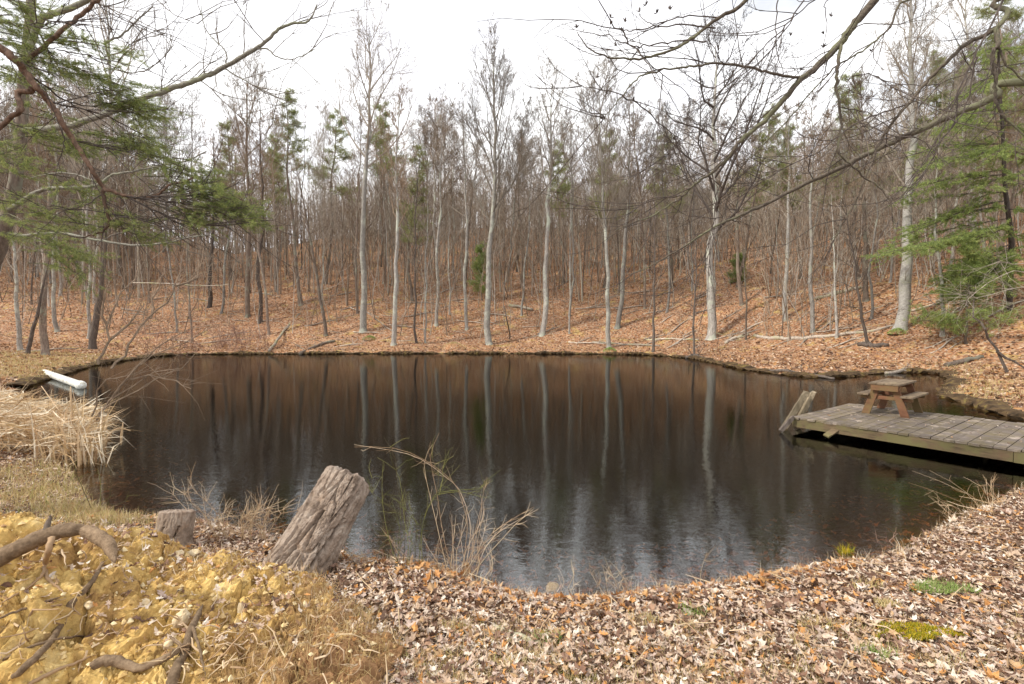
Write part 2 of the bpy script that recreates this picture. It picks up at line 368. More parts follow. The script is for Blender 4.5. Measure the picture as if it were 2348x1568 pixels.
m, nt, b = newmat('old_white_plastic', 0.45, 0.4)
n2 = noise(nt, coords(nt), 7, 8, 0.75); r = ramp(nt, [(0.34, (0.34, 0.31, 0.20)), (0.45, (0.62, 0.60, 0.52)), (0.58, (0.78, 0.78, 0.74))]); nt.links.new(n2, r.inputs[0]); nt.links.new(r.outputs[0], b.inputs['Base Color'])
M['plastic'] = m
m, nt, b = newmat('rust', 0.9, 0.2); b.inputs['Base Color'].default_value = (0.30, 0.12, 0.04, 1); M['rust'] = m
m, nt, b = newmat('stone', 0.85, 0.25)
n2 = noise(nt, coords(nt), 14, 6, 0.7); r = ramp(nt, [(0.3, (0.46, 0.32, 0.15)), (0.65, (0.74, 0.64, 0.46))]); nt.links.new(n2, r.inputs[0]); nt.links.new(r.outputs[0], b.inputs['Base Color'])
M['stone'] = m
m, nt, b = newmat('old_log_bark', 0.92, 0.15)
v = coords(nt); n1 = noise(nt, v, 9, 8, 0.7); r = ramp(nt, [(0.3, (0.12, 0.085, 0.06)), (0.5, (0.29, 0.225, 0.175)), (0.7, (0.44, 0.375, 0.31))]); nt.links.new(n1, r.inputs[0])
n3 = noise(nt, v, 3, 5, 0.7); r3 = ramp(nt, [(0.52, (0, 0, 0)), (0.66, (0.6, 0.6, 0.6))]); nt.links.new(n3, r3.inputs[0])
c = mix(nt, r3.outputs[0], r.outputs[0], (0.40, 0.27, 0.18))
n2 = noise(nt, v, 60, 6, 0.7); nt.links.new(c, b.inputs['Base Color']); bump(nt, b, n2, 0.7, 0.008)
M['log_bark'] = m

# water: reflecting, see-through near the bank, tea-coloured in depth
m = bpy.data.materials.new('pond_water'); m.use_nodes = True; nt = m.node_tree; nt.nodes.clear()
out = nt.nodes.new("ShaderNodeOutputMaterial"); gl = nt.nodes.new("ShaderNodeBsdfGlossy"); tr = nt.nodes.new("ShaderNodeBsdfTransparent")
gl.inputs['Roughness'].default_value = 0.0; gl.inputs['Color'].default_value = (0.94, 0.97, 0.95, 1)
tr.inputs['Color'].default_value = (0.74, 0.66, 0.48, 1)
fr = nt.nodes.new("ShaderNodeFresnel"); fr.inputs['IOR'].default_value = 1.36
ms = nt.nodes.new("ShaderNodeMixShader")
mr = N(nt, "ShaderNodeMapRange"); mr.inputs['From Max'].default_value = 1.0; mr.inputs['To Min'].default_value = 0.22; mr.inputs['To Max'].default_value = 0.44
nt.links.new(fr.outputs[0], mr.inputs['Value']); nt.links.new(mr.outputs[0], ms.inputs[0])
nt.links.new(tr.outputs[0], ms.inputs[1]); nt.links.new(gl.outputs[0], ms.inputs[2]); nt.links.new(ms.outputs[0], out.inputs['Surface'])
g = nt.nodes.new("ShaderNodeNewGeometry")
mp = nt.nodes.new("ShaderNodeMapping"); nt.links.new(g.outputs['Position'], mp.inputs[0]); mp.inputs['Scale'].default_value = (1, 1.6, 1); mp.inputs['Rotation'].default_value = (0, 0, 0.25)
w1 = noise(nt, mp.outputs[0], 4.0, 2, 0.5); w2 = noise(nt, mp.outputs[0], 20.0, 2, 0.5)
ad = N(nt, "ShaderNodeMath", operation='MULTIPLY_ADD'); ad.inputs[1].default_value = 0.35; nt.links.new(w2, ad.inputs[0]); nt.links.new(w1, ad.inputs[2])
bp = nt.nodes.new("ShaderNodeBump"); bp.inputs['Strength'].default_value = 1.0; bp.inputs['Distance'].default_value = 0.0019
nt.links.new(ad.outputs[0], bp.inputs['Height']); nt.links.new(bp.outputs[0], gl.inputs['Normal']); nt.links.new(bp.outputs[0], fr.inputs['Normal'])
va = nt.nodes.new("ShaderNodeVolumeAbsorption"); va.inputs['Color'].default_value = (0.55, 0.30, 0.10, 1); va.inputs['Density'].default_value = 3.6
nt.links.new(va.outputs[0], out.inputs['Volume'])
M['water'] = m

# ------------------------------------------------------------------ ground sheet and water
u = np.linspace(-1, 1, 441); X1 = 420 * np.sinh(u * 5.6) / np.sinh(5.6)
t = np.linspace(0, 1, 470); Y1 = np.concatenate([np.linspace(-60, -4, 12)[:-1], -4 + 16 * t[:235] / t[234], 12 + (700 - 12) * (np.expm1(4.2 * np.linspace(0, 1, 260)) / np.expm1(4.2))[1:]])
GX, GY = np.meshgrid(X1, Y1)
GZ = gz(GX.ravel(), GY.ravel())
mb = MB(); ny, nx = GX.shape
i = np.arange(ny - 1)[:, None] * nx + np.arange(nx - 1)[None, :]
mb.add(np.stack([GX.ravel(), GY.ravel(), GZ], 1), np.stack([i, i + 1, i + nx + 1, i + nx], -1).reshape(-1, 4))
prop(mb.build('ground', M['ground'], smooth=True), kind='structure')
mb = MB(); mb.box((-2, 20, -1.6), (25.5, 0, 0), (0, 19, 0), (0, 0, 1.6))
prop(mb.build('water', M['water']), kind='structure')

mb = MB(); k_ = [i for i in range(len(SHS)) if SHS[i][1] > 16 or (SHS[i][0] > 9 and SHS[i][1] > 9)]
P_ = SHS[k_[0]:k_[-1] + 1]; seg = np.linalg.norm(np.diff(P_, axis=0), axis=1); cu = np.concatenate([[0], np.cumsum(seg)]); tt_ = np.arange(0, cu[-1], .12)
PX, PY = np.interp(tt_, cu, P_[:, 0]), np.interp(tt_, cu, P_[:, 1]); tx = np.gradient(PX); ty = np.gradient(PY); ll = np.hypot(tx, ty); nx_, ny_ = -ty / ll, tx / ll
r_ = np.random.default_rng(3); sg = np.sign(sdist(PX + nx_ * .5, PY + ny_ * .5, SHS)); nx_, ny_ = nx_ * sg, ny_ * sg
rows = []
hh = .13 + .05 * np.sin(tt_ * 1.1) + .04 * np.sin(tt_ * 3.7) + r_.normal(0, .02, len(tt_))
for (o_, z_) in ((-.22, -.15), (-.10, .0), (-.13, .5), (.02, 1.0), (.35, 1.05), (.7, .2)):
    j_ = r_.normal(0, .05, len(tt_)); rows.append(np.stack([PX + nx_ * (o_ + j_), PY + ny_ * (o_ + j_), (hh * z_ if o_ < .3 else hh * z_ * .8 + .02)], 1))
V = np.stack(rows, 1); n_ = len(tt_); i_ = np.arange(n_ - 1)[:, None] * 6 + np.arange(5)[None]
mb.add(V.reshape(-1, 3), np.stack([i_, i_ + 1, i_ + 7, i_ + 6], -1).reshape(-1, 4))
m_, nt_, b__ = newmat('dark_bank_soil', .95, .1); n_q = noise(nt_, coords(nt_), 3.5, 6, .7); rq = ramp(nt_, [(.35, (.03, .022, .015)), (.55, (.10, .065, .035)), (.7, (.20, .16, .05))]); nt_.links.new(n_q, rq.inputs[0]); nt_.links.new(rq.outputs[0], b__.inputs['Base Color'])
prop(mb.build('bank', m_), kind='structure')

# ------------------------------------------------------------------ leaves, grass, needles (vectorised)
def leaf_mesh(mb, P, size, tilt, rng, kind=0, up=None):
    """P (n,3); lobed curled leaf outlines"""
    n = len(P)
    if kind == 0:    # oak-like lobes
        o = np.array([(0, -1), (.28, -.55), (.16, -.35), (.55, -.1), (.28, .12), (.48, .5), (.18, .6), (0, 1), (-.18, .6), (-.48, .5), (-.28, .12), (-.55, -.1), (-.16, -.35), (-.28, -.55)])
    elif kind == 1:  # maple-like points
        o = np.array([(0, -.8), (.5, -.75), (.4, -.35), (1, -.1), (.5, .15), (.55, .6), (.2, .45), (0, 1), (-.2, .45), (-.55, .6), (-.5, .15), (-1, -.1), (-.4, -.35), (-.5, -.75)])
    elif kind == 2:  # plain oval
        o = np.array([(0, -1), (.38, -.4), (.42, .2), (0, 1), (-.42, .2), (-.38, -.4)])
    else:
        o = np.array([(-.6, -.8), (.6, -.7), (.5, .8), (-.5, .7)])
    k = len(o)
    s = size * rng.uniform(0.6, 1.25, n); jt = rng.uniform(.68, 1.25, (n, k))
    curl = rng.uniform(-1.1, 1.4, n); fold = rng.uniform(-0.7, 1.1, n)
    x = o[:, 0][None] * s[:, None] * jt; y = o[:, 1][None] * s[:, None] * jt
    x = x * rng.uniform(0.7, 1.1, (n, 1))
    z = (np.abs(x) * fold[:, None]) + curl[:, None] * (y ** 2) / s[:, None] * 0.5 + rng.normal(0, .06, (n, k)) * s[:, None]
    V = np.stack([x, y, z], -1)
    cen = np.zeros((n, 1, 3)); V = np.concatenate([V, cen], 1)
    yaw = rng.uniform(0, 2 * PI, n); pit = rng.normal(0, tilt, n); rol = rng.normal(0, tilt, n)
    cy, sy = np.cos(yaw), np.sin(yaw); cp, sp = np.cos(pit), np.sin(pit); cr_, sr = np.cos(rol), np.sin(rol)
    x, y, z = V[..., 0], V[..., 1], V[..., 2]
    y, z = y * cp[:, None] - z * sp[:, None], y * sp[:, None] + z * cp[:, None]
    x, z = x * cr_[:, None] + z * sr[:, None], -x * sr[:, None] + z * cr_[:, None]
    x, y = x * cy[:, None] - y * sy[:, None], x * sy[:, None] + y * cy[:, None]
    V = np.stack([x, y, z], -1) + P[:, None, :]
    j = np.arange(k); base = (np.arange(n) * (k + 1))[:, None, None]
    T = np.stack([j, (j + 1) % k, np.full(k, k)], 1)[None] + base
    mb.add(V.reshape(-1, 3), t=T.reshape(-1, 3))
def blades(mb, P, h, w, lean, rng, fold=0.0, dirv=None):
    """grass blades: base, middle, tip; fold bends them over"""
    n = len(P); h = h * rng.uniform(0.5, 1.3, n); az = rng.uniform(0, 2 * PI, n)
    if dirv is not None: az = dirv + rng.normal(0, 0.6, n)
    ln = np.abs(rng.normal(0, lean, n))
    D = np.stack([np.cos(az) * np.sin(ln), np.sin(az) * np.sin(ln), np.cos(ln)], 1)
    fz = rng.uniform(0, 1, n) < fold
    tfrac = rng.uniform(0.35, 0.7, n)
    mid = P + D * (h * tfrac)[:, None]
    az2 = az + rng.normal(0, 0.8, n); l2 = np.where(fz, rng.uniform(1.6, 2.5, n), ln * 2 + 0.15)
    D2 = np.stack([np.cos(az2) * np.sin(l2), np.sin(az2) * np.sin(l2), np.cos(l2)], 1)
    tip = mid + D2 * (h * (1 - tfrac))[:, None]
    wa = rng.uniform(0, 2 * PI, n); Wv = np.stack([np.cos(wa), np.sin(wa), 0 * wa], 1) * (w * rng.uniform(0.6, 1.3, n))[:, None] / 2
    V = np.stack([P - Wv, P + Wv, mid + Wv * .8, mid - Wv * .8, tip], 1)
    b_ = (np.arange(n) * 5)[:, None]
    mb.add(V.reshape(-1, 3), np.array([[0, 1, 2, 3]]) + b_, np.array([[3, 2, 4]]) + b_)
def tufts(mb, C, D, k, ln, w, rng, spread=0.9):
    """needle tufts: k thin triangles round each centre C, mostly along D"""
    n = len(C)
    d = D[:, None, :] + rng.normal(0, spread, (n, k, 3)); d /= np.linalg.norm(d, axis=2)[..., None] + 1e-9
    l = ln * rng.uniform(0.6, 1.2, (n, k, 1))
    tip = C[:, None, :] + d * l
    side = np.cross(d, rng.normal(0, 1, (n, k, 3))); side /= np.linalg.norm(side, axis=2)[..., None] + 1e-9
    side *= w / 2
    b0 = C[:, None, :] + rng.normal(0, ln * 0.15, (n, k, 3))
    V = np.stack([b0 - side, b0 + side, tip], 2).reshape(-1, 3)
    # each tuft shares one centre vertex-free island; colours vary by needle
    mb.add(V, t=np.arange(len(V)).reshape(-1, 3))

# ------------------------------------------------------------------ bare trees
def rot_about(d, ang, rng):
    d = nrm(d); r = rng.normal(0, 1, 3); p = nrm(r - d * np.dot(r, d))
    return nrm(d * math.cos(ang) + p * math.sin(ang))
def branch(mb, p, d, L, r, lv, maxlv, rng, st):
    n = (5, 4, 3, 2)[min(lv, 3)]
    pts = [p]; q = p; dd = nrm(d)
    wob = st['wob'] * (1, 1.2, 1.4, 1.6)[min(lv, 3)]
    for i in range(n):
        dd = dd + rng.normal(0, wob, 3); dd[2] += st['up']; dd = nrm(dd)
        q = q + dd * (L / n); pts.append(q)
    pts = np.array(pts)
    rad = np.maximum(r * np.linspace(1, 0.28, n + 1), st['rmin'])
    mb.tube(pts, rad, (5, 4, 3, 3)[min(lv, 3)])
    if lv < maxlv:
        kids = st['kids'][lv]
        for c in range(kids):
            t = rng.uniform(0.22, 1.0); f = t * n; i = min(int(f), n - 1); fr_ = f - i
            bp_ = pts[i] * (1 - fr_) + pts[i + 1] * fr_
            bd = nrm(pts[i + 1] - pts[i])
            branch(mb, bp_, rot_about(bd, rng.uniform(0.35, 0.95) * st.get('ang', 1.0), rng), L * rng.uniform(0.35, 0.62) * (1.15 - 0.5 * t), max(r * (1 - 0.7 * t) * 0.55, st['rmin']), lv + 1, maxlv, rng, st)
STY = {
    'forest': dict(wob=0.13, up=0.10, rmin=0.008, kids=(6, 5, 4), limbs=16, cs=0.45, la=(0.55, 1.0), ll=0.20, lr=0.30),
    'vase': dict(wob=0.08, up=0.16, rmin=0.008, kids=(8, 6, 4), limbs=20, cs=0.36, la=(0.35, 0.7), ll=0.27, lr=0.36),
    'oak': dict(wob=0.22, up=0.07, rmin=0.008, kids=(8, 6, 4), limbs=18, cs=0.34, la=(0.6, 1.25), ll=0.36, lr=0.46),
    'tall': dict(wob=0.12, up=0.12, rmin=0.008, kids=(7, 5, 4), limbs=14, cs=0.52, la=(0.35, 0.8), ll=0.27, lr=0.42),
    'thin': dict(wob=0.15, up=0.08, rmin=0.006, kids=(4, 4), limbs=16, cs=0.3, la=(0.5, 1.1), ll=0.16, lr=0.3),
    'birch': dict(wob=0.11, up=0.10, rmin=0.006, kids=(7, 5, 4), limbs=26, cs=0.36, la=(0.4, 0.95), ll=0.22, lr=0.22),
}
def tree_meshes(style, H, r0, rng, lean=(0, 0), crook=0.004, flare=True):
    st = STY[style]; n = 16
    t = np.linspace(0, 1, n)
    wx = np.cumsum(rng.normal(0, crook, n)) * H; wy = np.cumsum(rng.normal(0, crook, n)) * H
    wx -= wx[0] + (wx[-1] - wx[0]) * t * 0.8; wy -= wy[0] + (wy[-1] - wy[0]) * t * 0.8; wx[0] = wy[0] = 0
    P = np.stack([wx + lean[0] * t, wy + lean[1] * t, t * H - 0.15], 1)
    R = r0 * (1 - 0.9 * t ** 1.1)
    if flare: R[0] *= 1.45; Pm = P[0] * .94 + P[1] * .06; P = np.insert(P, 1, P[0] + (P[1] - P[0]) * min(1, 0.45 / (H / n)) * .8, 0); R = np.insert(R, 1, R[1] * 1.06)
    R = np.maximum(R, st['rmin'])
    tr_ = MB(); tr_.tube(P, R, 9, rough=0.04, rng=rng)
    cw = MB()
    zs = P[:, 2]
    for c in range(st['limbs']):
        f = st['cs'] + (0.98 - st['cs']) * (c + rng.uniform(0, 1)) / st['limbs']
        z = f * H - .15
        p = np.array([np.interp(z, zs, P[:, 0]), np.interp(z, zs, P[:, 1]), z]); r = float(np.interp(z, zs, R))
        az = c * 2.4 + rng.uniform(-.6, .6); a = rng.uniform(*st['la'])
        d = np.array([math.cos(az) * math.sin(a), math.sin(az) * math.sin(a), math.cos(a)])
        Lb = H * st['ll'] * (1.15 - 0.75 * (f - st['cs']) / (1 - st['cs'])) * rng.uniform(0.7, 1.2)
        branch(cw, p, d, Lb, max(r0 * st['lr'] * (1 - 0.6 * f), st['rmin'] * 1.5) if r > r0 * .25 else max(r * .8, st['rmin']), 0, len(st['kids']), rng, st)
    for c in range(5):   # a few dead stubs low on the trunk
        z = rng.uniform(0.12, st['cs']) * H; p = np.array([np.interp(z, zs, P[:, 0]), np.interp(z, zs, P[:, 1]), z])
        branch(cw, p, rot_about((0, 0, 1), rng.uniform(1.0, 1.6), rng), rng.uniform(.5, 2.2), 0.018, 1, 2, rng, st)
    return tr_, cw
def bare_tree(name, loc, style, H, r0, seed, mt='bark_grey', mc='twig_grey', lean=(0, 0), crook=0.004):
    rng = np.random.default_rng(seed)
    a, b_ = tree_meshes(style, H, r0, rng, lean, crook)
    e = empty(name, loc)
    a.build('trunk', M[mt], e, smooth=True); b_.build('crown', M[mc], e)
    return e
def pine_tree(name, loc, H, r0, seed, mt='bark_brown', lean=(0, 0), cs=0.45, wid=0.16, dens=1.0, mn='needles_far', nl=0.24, nw=0.018):
    rng = np.random.default_rng(seed); n = 12; t = np.linspace(0, 1, n)
    P = np.stack([lean[0] * t + np.cumsum(rng.normal(0, .008, n)) * H, lean[1] * t + np.cumsum(rng.normal(0, .008, n)) * H, t * H - .15], 1); P[0, :2] = 0
    R = np.maximum(r0 * (1 - .92 * t), .01); R[0] *= 1.3
    e = empty(name, loc); tb = MB(); tb.tube(P, R, 8, rough=.05, rng=rng)
    cw = MB(); nd = MB(); C = []; D = []
    nb = int(46 * dens)
    for c in range(nb):
        f = cs + (1 - cs) * (c + rng.uniform(0, 1)) / nb; z = f * H - .15
        p = np.array([np.interp(z, P[:, 2], P[:, 0]), np.interp(z, P[:, 2], P[:, 1]), z])
        az = rng.uniform(0, 2 * PI); a = rng.uniform(1.0, 1.6)
        Lb = H * wid * (1.15 - .85 * (f - cs) / (1 - cs)) * rng.uniform(.5, 1.2)
        d = np.array([math.cos(az) * math.sin(a), math.sin(az) * math.sin(a), math.cos(a)])
        q = p; pts = [p]; dd = d
        for s_ in range(4):
            dd = nrm(dd + rng.normal(0, .12, 3) + np.array([0, 0, .05])); q = q + dd * Lb / 4; pts.append(q)
        pts = np.array(pts); cw.tube(pts, np.linspace(max(r0 * .18, .02), .008, 5), 4)
        for s_ in range(int(9 + Lb * 4)):
            k = rng.uniform(.25, 1) * 4; i_ = min(int(k), 3); b0 = pts[i_] + (pts[i_ + 1] - pts[i_]) * (k - i_)
            sd_ = nrm(nrm(pts[i_ + 1] - pts[i_]) * .7 + rng.normal(0, .6, 3) * np.array([1, 1, .4])); l = rng.uniform(.3, .9) * min(1.0, Lb * .5)
            cw.tube(np.array([b0, b0 + sd_ * l]), [.008, .005], 3)
            for g_ in range(4): C.append(b0 + sd_ * l * (.35 + .22 * g_) + rng.normal(0, .13, 3)); D.append(sd_ + np.array([0, 0, .3]))
    tufts(nd, np.array(C), np.array(D), 12, nl, nw, rng, 1.1)
    tb.build('trunk', M[mt], e, smooth=True); cr_ = cw.build('crown', M['twig_brown'], e); nd.build('foliage', M[mn], e)
    return e

# hero trees: base (px,py), top (px,py), width px, style, bark, twigs, name, label
HERO = [
 (832, 760, 842, 66, 17, 'tall', 'bark_pale', 'twig_grey', 'bare_tree', 'tallest pale grey bare tree forking high above the others on the far bank'),
 (1121, 790, 1126, 108, 17, 'vase', 'bark_pale', 'twig_grey', 'bare_tree', 'pale grey tree with a vase shaped crown at the middle of the far waterline'),
 (1242, 768, 1264, 190, 15, 'tall', 'bark_grey', 'twig_grey', 'bare_tree', 'grey bare tree with a sparse crown, next right of the vase shaped one'),
 (1396, 797, 1382, 165, 12, 'vase', 'bark_pale', 'twig_grey', 'bare_tree', 'slim pale bare tree on the waterline with a mossy foot and a narrow dense crown'),
 (1630, 776, 1640, 95, 22, 'oak', 'bark_grey', 'twig_dark', 'bare_tree', 'thick grey bare tree with a wide crown of crooked dark limbs, right bank'),
 (1415, 752, 1440, 240, 13, 'forest', 'bark_grey', 'twig_brown', 'bare_tree', 'twin stemmed grey bare tree just behind the slim pale one on the far bank'),
 (902, 792, 915, 215, 13, 'forest', 'bark_grey', 'twig_brown', 'bare_tree', 'dark grey waterline tree, second large trunk right of the tallest pale tree'),
 (955, 786, 948, 300, 6, 'thin', 'bark_dark', 'twig_dark', 'young_tree', 'thin straight dark young tree at the far waterline left of the mossy hummock'),
 (975, 786, 985, 380, 5, 'thin', 'bark_grey', 'twig_grey', 'young_tree', 'thin pale young tree at the far waterline beside the mossy hummock'),
 (748, 770, 668, 330, 9, 'thin', 'bark_brown', 'twig_brown', 'leaning_tree', 'slim brown tree on the far bank leaning and curving to the left'),
 (1000, 746, 1010, 240, 9, 'forest', 'bark_grey', 'twig_brown', 'bare_tree', 'straight grey bare tree a little way up the bank behind the mossy hummock'),
 (1070, 756, 1062, 225, 9, 'forest', 'bark_grey', 'twig_grey', 'bare_tree', 'mottled grey bare tree just left of the vase shaped tree'),
 (480, 706, 488, 300, 10, 'forest', 'bark_dark', 'twig_brown', 'bare_tree', 'straight dark trunk standing alone on the open left slope'),
 (597, 740, 590, 210, 10, 'forest', 'bark_dark', 'twig_brown', 'bare_tree', 'dark trunked bare tree lowest of the pair on the left slope'),
 (568, 726, 560, 150, 12, 'tall', 'bark_brown', 'twig_grey', 'bare_tree', 'tall brown bare tree left of the dark trunk, crown against the sky'),
 (1800, 733, 1812, 250, 11, 'forest', 'bark_birch', 'twig_grey', 'birch_tree', 'small white barked double stemmed tree on the right slope'),
 (1863, 762, 1858, 240, 11, 'forest', 'bark_grey', 'twig_brown', 'bare_tree', 'straight pinkish grey bare tree right of the small white tree'),
 (1917, 775, 1905, 440, 7, 'thin', 'bark_grey', 'twig_grey', 'young_tree', 'short crooked grey young tree behind the long fallen log'),
 (1990, 793, 1935, 430, 8, 'thin', 'bark_dark', 'twig_dark', 'leaning_tree', 'thin dark young tree leaning left beside the rotten dark log'),
 (2063, 756, 2088, -80, 27, 'birch', 'bark_birch', 'twig_grey', 'birch_tree', 'large white barked birch with a mossy foot on the right slope'),
 (1497, 806, 1500, 420, 7, 'thin', 'bark_dark', 'twig_dark', 'young_tree', 'thin dark young tree with twiggy side shoots rising from the waterline'),
 (1592, 818, 1590, 470, 6, 'thin', 'bark_dark', 'twig_dark', 'young_tree', 'thin dark young tree standing in a clump of debris in the water'),
 (1305, 765, 1308, 330, 5, 'thin', 'bark_grey', 'twig_grey', 'young_tree', 'thin pale sapling between the sparse crowned tree and the slim pale one'),
 (1710, 780, 1700, 480, 5, 'thin', 'bark_brown', 'twig_brown', 'young_tree', 'thin reddish young tree behind the crooked pale branch on the bank'),
 (1700, 700, 1690, 250, 10, 'forest', 'bark_brown', 'twig_brown', 'bare_tree', 'brown bare tree up the slope just right of the wide crowned tree'),
 (212, 800, 262, 420, 17, 'thin', 'bark_dark', 'twig_brown', 'leaning_tree', 'stout dark trunk leaning right at the edge of the grassy spit'),
 (48, 806, 12, 420, 11, 'thin', 'bark_pale', 'twig_grey', 'leaning_tree', 'pale thin trunk leaning left at the far left edge of the wood'),
 (62, 812, 118, 560, 10, 'thin', 'bark_dark', 'twig_brown', 'leaning_tree', 'dark curved trunk crossing in front of the pale leaning one on the left'),
 (105, 815, 102, 330, 17, 'forest', 'bark_brown', 'twig_brown', 'bare_tree', 'straight brown trunk behind the grassy spit on the left'),
 (133, 760, 130, 340, 10, 'forest', 'bark_pale', 'twig_grey', 'bare_tree', 'pale straight trunk behind the brown one on the left slope'),
 (245, 560, 240, -60, 12, 'tall', 'bark_pale', 'twig_grey', 'bare_tree', 'tall white trunk seen behind the pine boughs on the left slope'),
 (2225, 560, 2215, -40, 15, 'birch', 'bark_birch', 'twig_grey', 'birch_tree', 'pale birch high on the right slope behind the hemlock boughs'),
 (1985, 690, 1975, 180, 13, 'forest', 'bark_brown', 'twig_brown', 'bare_tree', 'brown trunk high on the right slope above the leaning young tree'),
 (2160, 770, 2150, 300, 10, 'forest', 'bark_grey', 'twig_grey', 'bare_tree', 'greyish trunk right of the large birch, half hidden by hemlock boughs'),
]
occupied = []
for k, (bx, by, tx, ty, w, sty, mt, mc, nm, lab) in enumerate(HERO):
    p = on_ground(bx, by); D = p[1]; top = at(tx, ty, D)
    H = top[2] - p[2]; r0 = w * .9 / FPX * D / 2
    cat = {'bare_tree': 'tree', 'birch_tree': 'birch', 'young_tree': 'sapling', 'leaning_tree': 'leaning tree'}[nm]
    e = bare_tree(nm, tuple(p), sty, H, r0, 100 + k, mt, mc, (top[0] - p[0], 0), 0.0045 if sty != 'oak' else 0.008)
    prop(e, lab, cat); occupied.append(p[:2])

# pines in the wood: base px/py, top, label
PINES = [
 (1968, 640, 1962, 172, .40, .14, 'bushy green pine with a domed top rising above the right skyline'),
 (1835, 640, 1828, 290, .45, .13, 'lower green pine left of the domed pine on the right slope'),
 (945, 690, 950, 330, .35, .12, 'dark green pine crown in the wood right of the tallest pale tree'),
 (1105, 690, 1108, 560, .15, .22, 'small bright green evergreen half hidden behind the vase shaped tree'),
 (690, 700, 655, 205, .62, .10, 'ragged topped pine leaning left on the left skyline'),
 (745, 650, 770, 250, .5, .13, 'olive green pine behind the tallest pale tree, left side'),
 (530, 640, 520, 270, .5, .14, 'olive green pine on the left slope behind the dark trunks'),
 (630, 640, 628, 300, .5, .12, 'green pine on the saddle of the left ridge'),
 (1385, 660, 1392, 300, .4, .13, 'green pine rising behind the slim pale waterline tree'),
 (1540, 660, 1545, 300, .45, .13, 'green pine left of the wide crowned tree'),
 (1690, 660, 1750, 250, .45, .12, 'green pine right of the wide crowned tree'),
 (1690, 650, 1690, 580, .1, .25, 'small green pine low in the wood right of the wide crowned tree'),
 (880, 650, 870, 240, .6, .12, 'green pine top behind the dark waterline tree'),
 (1290, 650, 1280, 330, .5, .13, 'green pine deep in the wood at the centre'),
 (2150, 600, 2150, 130, .45, .13, 'green pine high on the right slope right of the large birch'),
 (2290, 620, 2295, -20, .35, .14, 'tall green pine at the far right edge of the wood'),
 (330, 640, 330, 250, .45, .14, 'green pine on the left slope behind the pine boughs'),
 (2215, 790, 2222, 560, .08, .32, 'small green hemlock sapling on the right bank above the dock'),
]
for k, (bx, by, tx, ty, cs, wid, lab) in enumerate(PINES):
    p = on_ground(bx, by); D = p[1]; top = at(tx, ty, D); H = top[2] - p[2]
    e = pine_tree('pine_tree', tuple(p), H, max(.06, H * .010), 300 + k, lean=(top[0] - p[0], 0), cs=cs, wid=wid, dens=.72 if H > 6 else .6, mn='hemlock' if H < 6 else 'needles_far')
    prop(e, lab, 'pine'); occupied.append(p[:2])

MASS = ([-200, 0, 250, 400, 500, 600, 700, 800, 900, 1000, 1100, 1200, 1300, 1400, 1500, 1600, 1700, 1800, 1900, 2000, 2200, 2500],
        [230, 250, 300, 370, 395, 410, 400, 400, 395, 405, 420, 430, 425, 400, 405, 410, 405, 390, 370, 330, 260, 220])
def h_for(px, D, z, dy):
    return at(px, float(np.interp(px, *MASS)) + dy, D)[2] - z
# forest scatter: copies of template trees
rng = np.random.default_rng(7)
TPL = []
for k in range(12):
    H = (17, 19, 15, 20, 18, 16, 14, 21, 17, 15, 18, 16)[k]
    st = ('forest', 'forest', 'thin', 'vase', 'forest', 'tall', 'thin', 'forest', 'forest', 'thin', 'vase', 'forest')[k]
    a, b_ = tree_meshes(st, H, H * .0068 if st != 'thin' else H * .0045, np.random.default_rng(500 + k), (rng.normal(0, .6), rng.normal(0, .6)), .0055)
    mt = ('bark_grey', 'bark_brown', 'bark_dark', 'bark_grey', 'bark_brown', 'bark_pale', 'bark_brown', 'bark_grey', 'bark_grey', 'bark_grey', 'bark_brown', 'bark_grey')[k]
    mc = ('twig_grey', 'twig_brown', 'twig_brown', 'twig_grey', 'twig_brown', 'twig_grey', 'twig_brown', 'twig_brown', 'twig_brown', 'twig_grey', 'twig_grey', 'twig_grey')[k]
    ta = a.build('trunk', M[mt], None, smooth=True); cb = b_.build('crown', M[mc], None)
    TPL.append((ta, cb, {'bark_grey': 'grey', 'bark_brown': 'brown', 'bark_dark': 'dark', 'bark_pale': 'pale'}[mt]))
first = [True] * 12
placed = list(occupied); cnt = 0; tries = 0; SC = []
while cnt < 255 and tries < 20000:
    tries += 1
    px = rng.uniform(-120, 2470); D = 37 + 52 * rng.uniform(0, 1) ** 0.75
    if px > 1750: D = 24 + 50 * rng.uniform(0, 1)
    x = (px - CXP) / FPX * D; y = D
    if float(sdist(np.array([x]), np.array([y]), SHS)[0]) < 4.5: continue
    if px < 330 and D < 40: continue
    if 340 < px < 720 and D > 54 and rng.uniform() < .35: continue
    if min((x - q[0]) ** 2 + (y - q[1]) ** 2 for q in placed) < 2.0 ** 2: continue
    placed.append((x, y)); k = int(rng.integers(0, 12)); ta, cb, colr = TPL[k]
    zg = g1(x, y); Hw = h_for(px, D, zg, rng.uniform(-185, 45)); HT = (17, 19, 15, 20, 18, 16, 14, 21, 17, 15, 18, 16)[k]
    s_ = float(np.clip(Hw / HT, .5, 1.45)); s2_ = max(.72, min(1.2, s_))
    e = empty('bare_tree', (x, y, zg), rng.uniform(0, 2 * PI)); e.scale = (s2_, s2_, s_); e.rotation_euler = (rng.normal(0, .035), rng.normal(0, .035), rng.uniform(0, 6.28))
    for o in (ta, cb):
        if first[k]: c_ = o
        else: c_ = o.copy(); COL.objects.link(c_)
        c_.parent = e
    first[k] = False
    SC.append((e, colr, px, D)); cnt += 1
for k, (ta, cb, c_) in enumerate(TPL):
    if first[k]: bpy.data.objects.remove(ta); bpy.data.objects.remove(cb)

